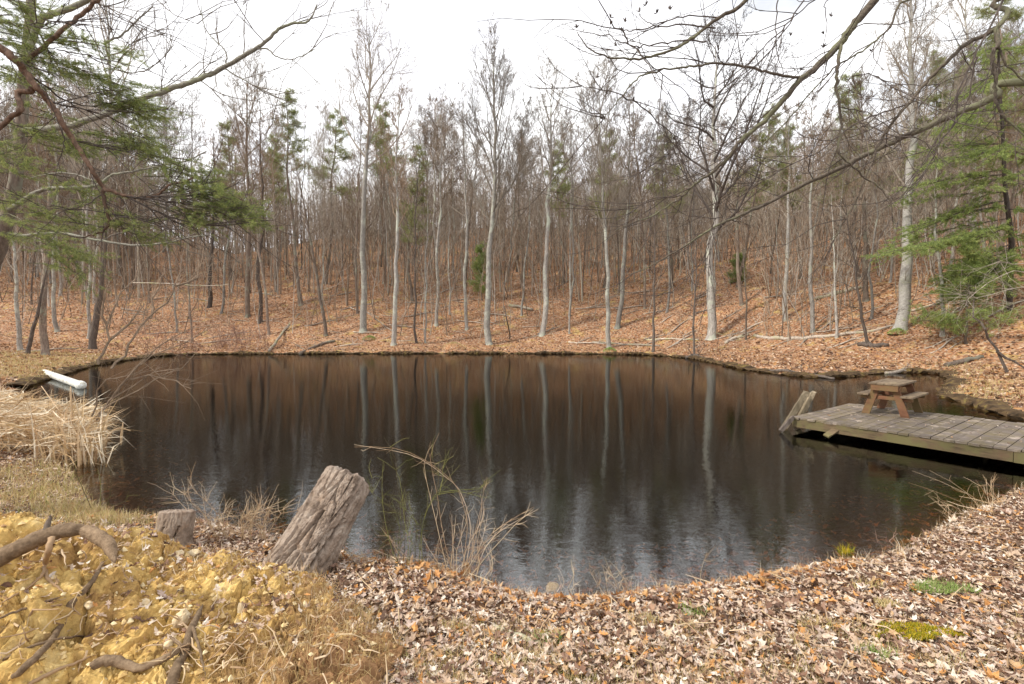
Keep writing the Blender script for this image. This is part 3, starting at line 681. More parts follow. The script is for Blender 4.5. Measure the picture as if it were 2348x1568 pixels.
LMK = [(-80, 'the far left edge'), (48, 'the pale trunk leaning left'), (125, 'the straight brown spit trunk'), (240, 'the tall white trunk'), (330, 'the pine behind the boughs'), (480, 'the lone dark slope trunk'), (585, 'the dark lower pair'), (690, 'the ragged topped pine'),
       (832, 'the tallest pale tree'), (905, 'the dark waterline tree'), (1000, 'the tree behind the hummock'), (1121, 'the vase shaped tree'), (1242, 'the sparse crowned tree'), (1330, 'the deep wood pine'), (1405, 'the slim pale tree'), (1500, 'the twiggy dark sapling'), (1630, 'the wide crowned tree'),
       (1715, 'the brown slope tree'), (1805, 'the small white tree'), (1870, 'the pinkish grey tree'), (1980, 'the domed pine'), (2075, 'the large birch'), (2160, 'the hemlock hidden trunk'), (2240, 'the high pale birch'), (2347, 'the far right edge')]
KEYS = {}
for e, colr, px, D in SC:
    lm = min(LMK, key=lambda q: abs(q[0] - px)); sd_ = 'left' if px < lm[0] else 'right'
    hg = 'low on' if D < 48 else ('midway up' if D < 64 else 'high on')
    KEYS.setdefault((colr, hg, sd_, lm[1]), []).append((D, e))
for (colr, hg, sd_, lm), lst in KEYS.items():
    lst.sort(key=lambda q: q[0])
    for i, (D, e) in enumerate(lst):
        pre = colr if len(lst) == 1 else (('nearer', 'farther')[i] + ' ' + colr if len(lst) == 2 else ('nearest ', 'second ', 'third ', 'fourth ', 'fifth ', 'sixth ', 'seventh ', 'eighth ')[min(i, 7)] + colr)
        prop(e, f'{pre} bare tree {hg} slope, {sd_} of {lm}', 'tree', 'bare trees of the wooded slope')

# far-off wood that reads as one mass
rng = np.random.default_rng(11)
mb = MB()
st = dict(wob=.14, up=.1, rmin=.014, kids=(3, 2))
proto = []
for k in range(8):
    b2 = MB(); H = rng.uniform(15, 21); pts = np.stack([np.cumsum(rng.normal(0, .1, 8)), np.cumsum(rng.normal(0, .1, 8)), np.linspace(0, H, 8)], 1)
    b2.tube(pts, np.linspace(.13, .02, 8), 5)
    for c in range(17):
        z = rng.uniform(.35, .97) * H; a = rng.uniform(.4, 1.0); az = rng.uniform(0, 6.28)
        branch(b2, np.array([np.interp(z, pts[:, 2], pts[:, 0]), np.interp(z, pts[:, 2], pts[:, 1]), z]), (math.cos(az) * math.sin(a), math.sin(az) * math.sin(a), math.cos(a)), H * .2 * (1.2 - z / H), .04, 0, 2, rng, st)
    proto.append((np.concatenate(b2.v), np.concatenate(b2.q)))
K_ = 2700; D_ = 47 + 75 * rng.uniform(0, 1, K_) ** .8; PX_ = rng.uniform(-150, 2500, K_)
k_ = ~((PX_ > 340) & (PX_ < 740) & (D_ > 58) & (rng.uniform(0, 1, K_) < .66)); D_, PX_ = D_[k_], PX_[k_]; X_ = (PX_ - CXP) / FPX * D_; Z_ = gz(X_, D_)
for k in range(len(D_)):
    V, Q = proto[k % 8]; a = rng.uniform(0, 6.28); s_ = float(np.clip(h_for(PX_[k], D_[k], Z_[k], rng.uniform(-35, 100)) / 18, .30, 1.3))
    R_ = np.array([[math.cos(a), -math.sin(a), 0], [math.sin(a), math.cos(a), 0], [0, 0, 1]])
    mb.add(V @ R_.T * s_ + np.array([X_[k], D_[k], Z_[k] - .1]), Q)
prop(mb.build('distant_woods', M['brush']), 'mass of bare brown trees along the top of the ridge', 'woods', kind='stuff')

# undergrowth: thin stems and brush among the trunks
mb = MB(); rng = np.random.default_rng(12)
st = dict(wob=.13, up=.12, rmin=.007, kids=(5, 3)); protos = []
for k in range(14):
    b2 = MB(); H = rng.uniform(3, 10) if k % 3 else rng.uniform(7, 12); branch(b2, np.array([0, 0, -.1]), (rng.normal(0, .08), rng.normal(0, .08), 1), H, .016 + H * .003, 0, 2, rng, st); protos.append((np.concatenate(b2.v), np.concatenate(b2.q)))
K_ = 5600; PX_ = rng.uniform(-100, 2450, K_); D_ = np.where(PX_ < 1750, 41, 28) + 50 * rng.uniform(0, 1, K_) ** .8; X_ = (PX_ - CXP) / FPX * D_
k_ = (sdist(X_, D_, SHS) > 5) & ~((PX_ > 350) & (PX_ < 740) & (D_ > 50) & (rng.uniform(0, 1, K_) < .45)) & ~((D_ < 50) & (PX_ < 1750) & (rng.uniform(0, 1, K_) < .6)); PX_, D_, X_ = PX_[k_], D_[k_], X_[k_]; Z_ = gz(X_, D_)
for k in range(len(D_)):
    V, Q = protos[k % 14]; a = rng.uniform(0, 6.28); s_ = rng.uniform(.6, 1.25) * (.8 if D_[k] < 48 else 1); R_ = np.array([[math.cos(a), -math.sin(a), 0], [math.sin(a), math.cos(a), 0], [0, 0, 1]])
    mb.add(V @ R_.T * s_ + np.array([X_[k], D_[k], Z_[k]]), Q)
prop(mb.build('undergrowth', M['brush']), 'thin bare saplings and brush filling the wood between the trunks', 'undergrowth', kind='stuff')

# ------------------------------------------------------------------ leaf litter
rng = np.random.default_rng(21)
def scatter(n, xr, yfun, keep):
    out = []
    tot = 0
    while tot < n:
        Y = yfun(n); X = rng.uniform(-1, 1, n) * (xr * Y + 1.5)
        d = sdist(X, Y, SHS); k = keep(X, Y, d); X, Y = X[k], Y[k]
        out.append(np.stack([X, Y, gz(X, Y)], 1)); tot += len(X)
    return np.concatenate(out)[:n]
def in_mound(X, Y): return (X < -1.2) & (X > -4.6) & (Y < 3.3) & (Y > 1.2)
mb = MB()
P = scatter(76000, 1.12, lambda n: 1.9 * np.exp(rng.uniform(0, 1, n) * math.log(13 / 1.9)), lambda X, Y, d: (d > 0.0) & ~in_mound(X, Y) & (Y < 13))
P[:, 2] += rng.uniform(0.0, 0.04, len(P)) + .02 * (lump(P[:, 0], P[:, 1], 5.0, 1) > .2)
q = rng.uniform(0, 1, len(P)); sz = 0.0255
leaf_mesh(mb, P[q < .30], sz * 1.2, .24, rng, 0); leaf_mesh(mb, P[(q >= .30) & (q < .38)], sz, .30, rng, 1); leaf_mesh(mb, P[(q >= .38) & (q < .75)], sz * .8, .4, rng, 2); leaf_mesh(mb, P[(q >= .75) & (q < .80)], sz * 1.8, .2, rng, 0); leaf_mesh(mb, P[(q >= .80) & (q < .82)], sz * 1.9, .25, rng, 1); leaf_mesh(mb, P[q >= .82], sz * .5, .5, rng, 2)
tw_ = MB()
for k in range(420):
    p_ = P[rng.integers(0, len(P))].copy(); p_[2] += .03
    if p_[1] > 7: continue
    a_ = rng.uniform(0, 6.28); l_ = rng.uniform(.06, .28); d_ = np.array([math.cos(a_), math.sin(a_), rng.normal(.05, .12)]); tw_.tube(np.array([p_, p_ + d_ * l_ * .5 + rng.normal(0, .008, 3), p_ + d_ * l_]), [.004, .0032, .0018], 4)
prop(tw_.build('twig_litter', M['stem']), 'small broken twigs strewn over the near leaf litter', 'twigs', kind='stuff')
prop(mb.build('leaf_litter', M['leaves']), 'fallen tan, pink grey and orange leaves carpeting the near bank', 'leaves', kind='stuff')
# big orange oak leaves caught along the near waterline
mb = MB(); X = rng.uniform(-1.6, 3.0, 420); s_ = SHS[(SHS[:, 1] < 5) & (np.abs(SHS[:, 0]) < 4)]; s_ = s_[np.argsort(s_[:, 0])]
Y = np.interp(X, s_[:, 0], s_[:, 1]) - np.abs(rng.normal(.03, .20, 420)); P = np.stack([X, Y, gz(X, Y) + .045], 1)
leaf_mesh(mb, P[::2], .052, .5, rng, 0); leaf_mesh(mb, P[1::2], .036, .5, rng, 2)
prop(mb.build('oak_leaves', island('orange_oak_leaves', [(.50, .25, .09), (.58, .34, .15), (.42, .19, .06), (.56, .38, .22), (.34, .17, .08)], .6, .3, .15)), 'large orange oak leaves caught along the near water edge', 'oak leaves', kind='stuff')
mb = MB(); P = scatter(60000, 1.14, lambda n: rng.uniform(11, 60, n), lambda X, Y, d: (d > 0.15) & (Y > 11)); P[:, 2] += .02
leaf_mesh(mb, P, .085, .55, rng, 3)
prop(mb.build('hillside_leaves', M['leaves_far']), 'rusty brown leaf carpet over the far bank and hillside', 'leaves', kind='stuff')
mb = MB(); P = scatter(2600, 1.1, lambda n: 3.6 * np.exp(rng.uniform(0, 1, n) * math.log(4)), lambda X, Y, d: (d < -0.02) & (d > -1.6)); P[:, 2] += .015
leaf_mesh(mb, P, .05, .2, rng, 0)
prop(mb.build('sunken_leaves', M['leaves_wet']), 'brown leaves lying under the shallow water by the near bank', 'sunken leaves', kind='stuff')

# ------------------------------------------------------------------ grass, moss, reeds
def patch(name, cx, cy, rx, ry, n, h, w, mat, label, cat, lean=.5, zoff=0.0, fold=0.0):
    r = np.random.default_rng(abs(hash((round(cx * 100), round(cy * 100)))) % 99999)
    a = r.uniform(0, 6.28, n); q = np.sqrt(r.uniform(0, 1, n)) * (1 + .25 * np.sin(a * 3 + cx) + .15 * np.sin(a * 5 + cy))
    X = cx + rx * q * np.cos(a); Y = cy + ry * q * np.sin(a)
    P = np.stack([X, Y, gz(X, Y) + zoff], 1); mb = MB(); blades(mb, P, h, w, lean, r, fold)
    return prop(mb.build(name, M[mat]), label, cat, kind='stuff')
def gp(px, py): p = on_ground(px, py); return p[0], p[1]
x, y = gp(2155, 1362); patch('grass_patch', x, y, .20, .10, 800, .05, .004, 'grass_green', 'oval patch of green grass in the leaves on the right near bank', 'grass', .7, .03)
x, y = gp(2030, 1396); patch('grass_patch', x, y, .07, .05, 260, .04, .004, 'grass_mix', 'small yellow green grass patch left of the oval green one', 'grass', .7, .03)
x, y = gp(2095, 1460); patch('moss_patch', x, y, .23, .09, 4200, .024, .005, 'moss', 'bright yellow green moss cushion in the leaves at lower right', 'moss', .8, .030)
for (a, b_, lab) in [(1260, 1480, 'at the bottom centre'), (1880, 1450, 'left of the bright moss cushion'), (1470, 1440, 'near the water edge at the centre'), (1050, 1455, 'right of the dry grass clump'), (1590, 1420, 'behind the orange oak leaves'), (2010, 1520, 'below the bright moss cushion'), (1160, 1540, 'by the bottom edge'), (830, 1420, 'beside the foot of the leaning log'), (1980, 1350, 'at the water edge on the right')]:
    x, y = gp(a, b_); patch('grass_tuft', x, y, .10, .07, 130, .075, .004, 'grass_green' if (a + b_) % 3 else 'grass_mix', 'thin tuft of green grass poking through the leaves ' + lab, 'grass', .5, .01)
# dry grass on the right shoulder of the root plate is added with the plate below
mb = MB(); rng = np.random.default_rng(30); Q = []
for k in range(170):
    px = rng.uniform(850, 2500); py = rng.uniform(1400, 1600); d_ = ray(px, min(py, 1566)); D = 1.9 / -d_[2] * d_[1]; c_ = np.array([d_[0] / d_[1] * D, D]); n = int(rng.uniform(15, 110)); Q.append(c_ + rng.normal(0, rng.uniform(.03, .10), (n, 2)))
Q = np.concatenate(Q); Q = Q[sdist(Q[:, 0], Q[:, 1], SHS) > .05]
blades(mb, np.column_stack([Q, gz(Q[:, 0], Q[:, 1])]), .075, .003, .7, rng)
prop(mb.build('thin_grass', M['grass_mix']), 'thin yellow green grass growing up through the near leaf litter', 'grass', kind='stuff')
# left near bank: mixed dry grass
mb = MB(); rng = np.random.default_rng(31)
def near_line(px, py, sx, sy, n):
    x, y = gp(px, py); return np.stack([x + rng.normal(0, sx, n), y + rng.normal(0, sy, n)], 1)
Q = np.concatenate([near_line(120, 1130, .35, .5, 2600), near_line(200, 1180, .3, .18, 2200), near_line(60, 1090, .4, .5, 1500), near_line(230, 1205, .25, .12, 1000)])
Q = Q[sdist(Q[:, 0], Q[:, 1], SHS) > -.02]
blades(mb, np.column_stack([Q, gz(Q[:, 0], Q[:, 1])]), .14, .006, .6, rng)
prop(mb.build('bank_grass', M['grass_mix']), 'yellow and green tufty grass along the left near bank', 'grass', kind='stuff')
mb = MB()
Q = []
for px in np.linspace(-60, 400, 60):
    for py in (826, 834, 842, 850, 862, 874):
        p = ray(px, py); D = CAMZ / -p[2] * p[1]; Q.append((p[0] / p[1] * D, D))
Q = np.array(Q); Q = np.repeat(Q, 75, 0) + rng.normal(0, .55, (len(Q) * 75, 2)); Q = Q[sdist(Q[:, 0], Q[:, 1], SHS) > .05]
blades(mb, np.column_stack([Q, gz(Q[:, 0], Q[:, 1])]), .16, .014, .7, rng)
prop(mb.build('spit_grass', M['grass_mix']), 'yellow grass covering the low spit at the far left of the pond', 'grass', kind='stuff')
mb = MB(); Q = []
for (px, py, n) in [(2170, 870, 900), (2200, 900, 900), (2240, 915, 900), (2180, 848, 500), (2280, 880, 700), (2130, 855, 300)]:
    x, y = gp(px, py); Q.append(np.stack([x + rng.normal(0, .7, n), y + rng.normal(0, .7, n)], 1))
Q = np.concatenate(Q); Q = Q[sdist(Q[:, 0], Q[:, 1], SHS) > .02]
blades(mb, np.column_stack([Q, gz(Q[:, 0], Q[:, 1])]), .16, .010, .75, rng)
prop(mb.build('right_bank_grass', M['grass_mix']), 'yellow dry grass on the right bank beyond the dock', 'grass', kind='stuff')
# brim of tan grass on the near waterline
mb = MB(); k = (SHS[:, 1] < 7.5) & (SHS[:, 0] > -4.8) & (SHS[:, 0] < 7)
Q = np.repeat(SHS[k], 60, 0) + rng.normal(0, .13, (k.sum() * 60, 2)); Q = Q[sdist(Q[:, 0], Q[:, 1], SHS) > -.03]
blades(mb, np.column_stack([Q, np.maximum(gz(Q[:, 0], Q[:, 1]), -.02)]), .13, .0035, .6, rng)
prop(mb.build('shore_grass', M['straw']), 'thin dry grass blades fringing the near waterline', 'grass', kind='stuff')

# reeds
mb = MB(); rng = np.random.default_rng(33); n = 5200
px = rng.uniform(-140, 205, n); D = rng.uniform(7.3, 12.5, n); X = (px - CXP) / FPX * D
k = sdist(X, D, SHS) > -0.75; X, D = X[k], D[k]
P = np.column_stack([X, D, np.maximum(gz(X, D), -.05)])
blades(mb, P[::9], .5, .02, 1.2, rng, .7); blades(mb, P[1::11], .75, .022, .5, rng, .9)
for az_, n_ in ((0.0, 1500), (-2.7, 1100), (1.2, 700), (None, 900)):
    q_ = P[rng.integers(0, len(P), n_)].copy(); q_[:, 2] += rng.uniform(.02, 1, n_) * .5 * ss(14, 8.5, q_[:, 1]) + .03
    ln_ = rng.normal(1.55, .28, n_); a_ = (rng.uniform(0, 6.28, n_) if az_ is None else az_ + rng.normal(0, .5, n_)); h_ = rng.uniform(.25, .8, n_)
    d1 = np.stack([np.cos(a_) * np.sin(ln_), np.sin(a_) * np.sin(ln_), np.cos(ln_)], 1); m1 = q_ + d1 * (h_ * .6)[:, None]; d2 = d1 + rng.normal(0, .35, (n_, 3)); d2[:, 2] -= .25; d2 /= np.linalg.norm(d2, axis=1)[:, None]; t1 = m1 + d2 * (h_ * .45)[:, None]
    sv_ = np.cross(d1, rng.normal(0, 1, (n_, 3))); sv_ /= np.linalg.norm(sv_, axis=1)[:, None]; sv_ *= (rng.uniform(.004, .011, n_))[:, None]
    V_ = np.stack([q_ - sv_, q_ + sv_, m1 + sv_, m1 - sv_, t1], 1); b_ = (np.arange(n_) * 5)[:, None]; mb.add(V_.reshape(-1, 3), np.array([[0, 1, 2, 3]]) + b_, np.array([[3, 2, 4]]) + b_)
n = 260; px = rng.uniform(60, 235, n); D = rng.uniform(7.2, 8.8, n); X = (px - CXP) / FPX * D; k = sdist(X, D, SHS) > -.8; X, D = X[k], D[k]
blades(mb, np.column_stack([X, D, -.05 + 0 * X]), .9, .026, .3, rng, .3)
prop(mb.build('reeds', M['straw']), 'tangle of bent straw coloured dead reeds at the left water edge', 'reeds', kind='stuff')
def stalk(name, pts, r, mat, label, cat, parent=None, k=6, group=None):
    mb = MB(); P = smooth_poly(pts, 4); mb.tube(P, np.interp(np.linspace(0, 1, len(P)), np.linspace(0, 1, len(r)), r), k, cap=True)
    o = mb.build(name, M[mat], parent, smooth=True)
    if label: prop(o, label, cat, group)
    return o
stalk('reed_stalk', [at(277, 1020, 8.2), at(279, 995, 8.2), at(282, 968, 8.2)], [.016, .02, .006], 'straw', 'short upright pale reed stub standing alone in the water', 'reed')
stalk('reed_stalk', [at(208, 1052, 7.6), at(262, 985, 7.7), at(300, 988, 7.8)], [.010, .009, .006], 'straw', 'folded pale reed reaching right over the water towards the lone stub', 'reed')
stalk('reed_stalk', [at(95, 885, 8.6), at(150, 960, 8.2), at(195, 1005, 7.9), at(206, 1052, 7.6)], [.006, .012, .014, .012], 'straw', 'long straight pale reed slanting down from the white pipe', 'reed')
stalk('reed_stalk', [at(161, 1040, 8), at(165, 960, 8), at(162, 886, 8)], [.014, .016, .008], 'straw', 'upright reed in front of the white pipe', 'reed')

# ------------------------------------------------------------------ white pipe
e = empty('drain_pipe', tuple(at(180, 878, 16.5)), 0); e.location.z = 0.05
prop(e, 'white plastic pipe with a rounded end lying half in the water by the left bank', 'pipe')
loc = np.array(e.location)
A = at(102, 880, 20.5); A[2] = .12; B = at(184, 878, 16.3); B[2] = .10
mb = MB(); k = np.linspace(0, 1, 8)[:, None]; mb.tube(A * (1 - k) + B * k - loc, .125, 18); mb.build('pipe', M['plastic'], e, smooth=True)
d = nrm(B - A); mb = MB(); mb.tube(np.array([B + d * s_ for s_ in (-.05, -.049, .12, .2, .26, .29)]) - loc, [.125, .150, .150, .135, .09, .01], 20, cap=True); mb.build('end_cap', M['plastic'], e, smooth=True)
mb = MB(); mb.tube(np.array([B + d * s_ for s_ in (-.09, -.05)]) - loc, [.132, .134], 18); mb.build('rust_band', M['rust'], e)
for q_ in (.35, .7):
    c_ = A * (1 - q_) + B * q_ - loc; mb = MB(); mb.tube(np.array([c_ - d * .06, c_ + d * .06]), [.136, .136], 18); mb.build('coupling', M['plastic'], e, smooth=True)

# ------------------------------------------------------------------ dock
DZ = 0.30; KD = 1.058
A0 = np.array([5.30, 9.08]) * KD; U = nrm((1.75, -2.42)); Vv = nrm((2.1, 1.69)); Vv = nrm(Vv - U * np.dot(U, Vv)); WID = 2.68 * KD; LEN = 6.6 * KD
rng = np.random.default_rng(41)
dock = empty('dock', (A0[0], A0[1], DZ), math.atan2(U[1], U[0]))
prop(dock, 'weathered grey plank dock with mossy side boards reaching into the pond', 'dock')
# local frame: x along the length, y across (towards the back = +y)
pw = .138; x = 0.0; i = 0
while x < LEN:
    w_ = pw + rng.normal(0, .003); g_ = rng.uniform(.004, .012)
    mb = MB(); ov = rng.uniform(-.02, .015)
    nseg = 8; ys = np.linspace(-.03 + ov, WID + ov, nseg + 1); zz = rng.normal(0, .003) + np.cumsum(rng.normal(0, .0012, nseg + 1))
    Vt = []
    for yy, z_ in zip(ys, zz):
        Vt += [(x, yy, z_ - .035), (x + w_, yy, z_ - .035), (x + w_, yy, z_ - .002), (x + w_ - .004, yy, z_), (x + .004, yy, z_), (x, yy, z_ - .002)]
    Q = []
    for s_ in range(nseg):
        for c in range(6): a = s_ * 6 + c; b2 = s_ * 6 + (c + 1) % 6; Q.append((a, b2, b2 + 6, a + 6))
    b0 = nseg * 6
    Q += [(0, 5, 4, 3), (0, 3, 2, 1), (b0, b0 + 1, b0 + 2, b0 + 3), (b0, b0 + 3, b0 + 4, b0 + 5)]
    mb.add(Vt, Q); pl = mb.build('plank', M['plank'], dock)
    x += w_ + g_; i += 1
def dbox(name, x0, x1, y0, y1, z0, z1, mat, par=None):
    mb = MB(); c = ((x0 + x1) / 2, (y0 + y1) / 2, (z0 + z1) / 2); mb.box(c, ((x1 - x0) / 2, 0, 0), (0, (y1 - y0) / 2, 0), (0, 0, (z1 - z0) / 2))
    o = mb.build(name, M[mat], par or dock); bv = o.modifiers.new('bevel', 'BEVEL'); bv.width = .004; bv.segments = 1
    return o
dbox('side_board', .03, 3.1, -.015, .025, -.20, -.038, 'skirt'); dbox('side_board', 3.105, LEN, -.012, .028, -.205, -.038, 'skirt')
dbox('side_board', .03, LEN, WID - .05, WID - .01, -.22, -.038, 'skirt'); dbox('end_board', .0, .028, .0, WID - .02, -.22, -.038, 'skirt')
for xx in (.9, 1.8, 2.7, 3.6, 4.5, 5.4): dbox('joist', xx, xx + .04, .03, WID - .055, -.19, -.04, 'skirt')
for xx, yy in ((.9, 1.0), (.9, WID - .3), (2.6, 1.2), (2.6, WID - .3), (4.6, 1.2), (4.6, WID - .3)):
    mb = MB(); mb.tube([(xx, yy, -1.6), (xx, yy, -.04)], .06, 10); mb.build('pile', M['post'], dock, smooth=True)
mb = MB(); n = 130; lx = rng.uniform(.1, LEN * .75, n); ly = rng.uniform(.1, WID - .1, n); Vn = np.array([-U[1], U[0]]); Vn = Vn * np.sign(np.dot(Vn, Vv))
PL = np.column_stack([A0[0] + U[0] * lx + Vn[0] * ly, A0[1] + U[1] * lx + Vn[1] * ly, np.full(n, DZ + .012)]); leaf_mesh(mb, PL, .024, .2, rng, 2)
prop(mb.build('dock_leaves', M['leaves']), 'small dead leaves scattered over the dock planks', 'leaves', kind='stuff')
# boards and posts at its corner
def slab(name, p0, p1, w_, t_, wdir, mat, label, cat, seed=1):
    """rough board between two points"""
    r = np.random.default_rng(seed); p0 = np.asarray(p0, float); p1 = np.asarray(p1, float); d = nrm(p1 - p0); wv = nrm(np.asarray(wdir, float) - d * np.dot(wdir, d)); tv = np.cross(d, wv)
    n = 9; mb = MB(); P = []
    for k in range(n):
        f = k / (n - 1); c = p0 * (1 - f) + p1 * f
        for (a, b_) in ((-1, -1), (0, -1), (1, -1), (1, 1), (0, 1), (-1, 1)):
            P.append(c + wv * a * w_ / 2 * (1 + r.normal(0, .05)) + tv * b_ * t_ / 2 * (1 + r.normal(0, .05)) + (d * r.normal(0, .04) if k == n - 1 else 0))
    Q = [(k * 6 + c, k * 6 + (c + 1) % 6, k * 6 + 6 + (c + 1) % 6, k * 6 + 6 + c) for k in range(n - 1) for c in range(6)]
    Q += [(0, 5, 4, 1), (1, 4, 3, 2), ((n - 1) * 6, (n - 1) * 6 + 1, (n - 1) * 6 + 4, (n - 1) * 6 + 5), ((n - 1) * 6 + 1, (n - 1) * 6 + 2, (n - 1) * 6 + 3, (n - 1) * 6 + 4)]
    mb.add(P, Q); o = mb.build(name, M[mat]); prop(o, label, cat); return o
slab('mooring_post', at(1795, 985, 9.89), at(1847, 901, 10.05), .105, .07, (1, 0, .3), 'post', 'broad weathered timber leaning right at the dock corner', 'post', 1)
slab('mooring_post', at(1829, 966, 10.16), at(1863, 899, 10.21), .09, .08, (1, 0, .3), 'post', 'narrower pale split timber leaning beside the broad one', 'post', 2)
slab('mooring_post', at(1789, 988, 9.50), at(1817, 957, 9.52), .07, .06, (1, 0, 0), 'bark_dark', 'short dark stick leaning against the front of the dock corner', 'post', 3)
slab('loose_board', at(1893, 1000, 8.91), at(1928, 977, 9.01), .11, .03, (1, -.5, .1), 'skirt', 'loose yellowish board slanting from the dock side into the water', 'board', 4)

# ------------------------------------------------------------------ picnic table
ua = nrm((.79, .61, 0)); va_ = nrm((.61, -.79, 0)); ang = math.atan2(ua[1], ua[0])
tb = empty('picnic_table', (7.50 * KD, 9.48 * KD, DZ), ang); tb.scale = (KD, KD, KD)     # local x: along the table (away), local y: to the left; near end x<0
prop(tb, 'small red brown picnic table with mossy grey top and two seats on the dock', 'picnic table')
def tbx(name, c, x, y, z, mat, par=tb):
    mb = MB(); mb.box(c, x, y, z); o = mb.build(name, M[mat], par); bv = o.modifiers.new('bevel', 'BEVEL'); bv.width = .004; bv.segments = 1; return o
for k, yy in enumerate((-.186, -.062, .062, .186)): tbx('top_board', (0, yy, .605 + .002 * (k % 2)), (.56, 0, 0), (0, .059, 0), (0, 0, .018), 'tabletop')
tbx('apron', (-.535, 0, .53), (.014, 0, 0), (0, .215, 0), (0, 0, .055), 'redwood')
tbx('apron', (.535, 0, .53), (.014, 0, 0), (0, .215, 0), (0, 0, .055), 'redwood')
for yy in (.34, -.34):
    for o_ in (-.048, .048): tbx('seat_board', (0, yy + o_, .385), (.56, 0, 0), (0, .046, 0), (0, 0, .018), 'tabletop')
for xx in (-.45, .45):
    for s_ in (1, -1):
        # splayed leg plank
        lo = np.array([xx, s_ * .31, .0]); hi = np.array([xx, s_ * .13, .585]); wv = np.array([0, .066, 0])
        mb = MB(); V = [lo - wv, lo + wv, hi + wv * .9, hi - wv * .9]; tt = np.array([.019, 0, 0])
        V = [v - tt for v in V] + [v + tt for v in V]
        mb.add(V, [(0, 1, 2, 3), (7, 6, 5, 4), (0, 4, 5, 1), (1, 5, 6, 2), (2, 6, 7, 3), (3, 7, 4, 0)]); mb.build('leg', M['redwood'], tb)
    tbx('cross_beam', (xx + .040 * (1 if xx < 0 else -1), 0, .335), (.019, 0, 0), (0, .41, 0), (0, 0, .038), 'redwood')
    tbx('top_cleat', (xx + .040 * (1 if xx < 0 else -1), 0, .555), (.019, 0, 0), (0, .205, 0), (0, 0, .03), 'redwood')

# ------------------------------------------------------------------ leaning log and stump (real bark relief)
def bark_log(name, p0, p1, r0, r1, seed, label, cat, nu=170, nv=200, crack=.030, rag=.05, flat=False):
    p0 = np.asarray(p0, float); p1 = np.asarray(p1, float); Lh = np.linalg.norm(p1 - p0)
    V = []; rr = random.Random(seed); off = Vector((seed * 3.1, seed * 1.7, 0))
    for j in range(nv + 1):
        f = j / nv
        for i_ in range(nu):
            a = i_ / nu * 2 * PI; r = r0 + (r1 - r0) * (f ** .8)
            cx, cy = math.cos(a), math.sin(a)
            sk = mnoise.noise(Vector((cx * .8, cy * .8, f * 1.2)) + off) * .10
            w = Vector((cx * 3.6 + f * .5, cy * 3.6, f * Lh * 3.2)) + off
            w += mnoise.noise_vector(w * .9) * .30
            dd, _ = mnoise.voronoi(w)
            ed = dd[1] - dd[0]
            cr_ = -crack * max(0, 1 - ed / .17) ** 1.2 + .004 * mnoise.noise(w * .6)
            w2 = Vector((cx * 11, cy * 11, f * Lh * 20)) + off + mnoise.noise_vector(w * 4) * .4
            d2, _ = mnoise.voronoi(w2); cr_ -= crack * .20 * max(0, 1 - (d2[1] - d2[0]) / .2)
            fine = mnoise.fractal(Vector((cx * 6, cy * 6, f * Lh * 10)) + off, .8, 2, 4) * .006
            groove = 0
            for ga in (4.6, 3.7, 5.3): groove -= .040 * math.exp(-((((a - ga - .25 * math.sin(f * 3 + ga)) + PI) % (2 * PI) - PI) / .05) ** 2) * (1 if .05 < f < .72 + .1 * math.sin(ga) else 0)
            R_ = r * (1 + sk) + cr_ + fine + groove
            edge = 0 if f < .965 else -(((f - .965) / .035) ** 2) * .16 * r1
            zz = f * Lh + (mnoise.noise(Vector((cx * 2.5, cy * 2.5, 7)) + off) * rag * (f ** 6))
            V.append(((R_ + edge) * cx, (R_ + edge) * cy, zz))
    nr = 14
    for j in range(1, nr + 1):
        q = 1 - j / nr
        for i_ in range(nu):
            b0 = V[nv * nu + i_]; x, y = b0[0] * q, b0[1] * q
            V.append((x, y, b0[2] * q + (1 - q) * Lh + mnoise.fractal(Vector((x * 30, y * 30, 3)) + off, .8, 2, 4) * .018 + (0 if flat else .03 * (1 - q))))
    V = np.array(V); z = nrm(p1 - p0); x = nrm(np.cross((0, 1, 0), z)); y = np.cross(z, x)
    V = V[:, :1] * x + V[:, 1:2] * y + V[:, 2:] * z
    i_ = np.arange(nv + nr)[:, None] * nu; j = np.arange(nu)[None]; j2 = (j + 1) % nu
    mb = MB(); mb.add(V, np.stack([i_ + j, i_ + j2, i_ + nu + j2, i_ + nu + j], -1).reshape(-1, 4))
    o = mb.build(name, M['log_bark'], smooth=False); o.location = tuple(p0); prop(o, label, cat); return o
bark_log('leaning_log', at(655, 1352, 3.72), at(801, 1095, 4.3), .275, .215, 3, 'thick leaning log with deeply cracked grey bark at the near bank', 'log')
bark_log('tree_stump', at(392, 1262, 4.15), at(408, 1170, 4.25), .15, .135, 9, 'short sawn grey stump beside the leaning log', 'stump', 90, 60, .008, .008, True)

# ------------------------------------------------------------------ root plate of the fallen tree, lower left
def mound_h(X, Y):
    amp = np.interp(X, [-6, -4.2, -3.2, -2.6, -2.2, -1.9, -1.5, -1.1, -.8, -.5, -.25], [.95, .90, .88, .70, .50, .46, .39, .34, .27, .13, -.05])
    ridge = np.interp(X, [-6, -3, -2.2, -1.5, -.8, -.25], [3.2, 3.15, 3.4, 3.3, 2.7, 2.3])
    dy = Y - ridge
    f = np.where(dy < 0, 1 - ss(0, 2.4, -dy * 1.25) * .62 - .05 * np.minimum(-dy, 1), 1 - ss(0, .75, dy) * 1.12)
    return amp * f + np.where(amp > .2, .11 * (1 - ss(2.4, 3.0, Y)), 0)
nx, ny = 430, 300; xs = np.linspace(-4.8, -.22, nx); ys = np.linspace(1.1, 4.25, ny)
GX, GY = np.meshgrid(xs, ys); Hh = mound_h(GX, GY); V = np.empty((nx * ny, 3))
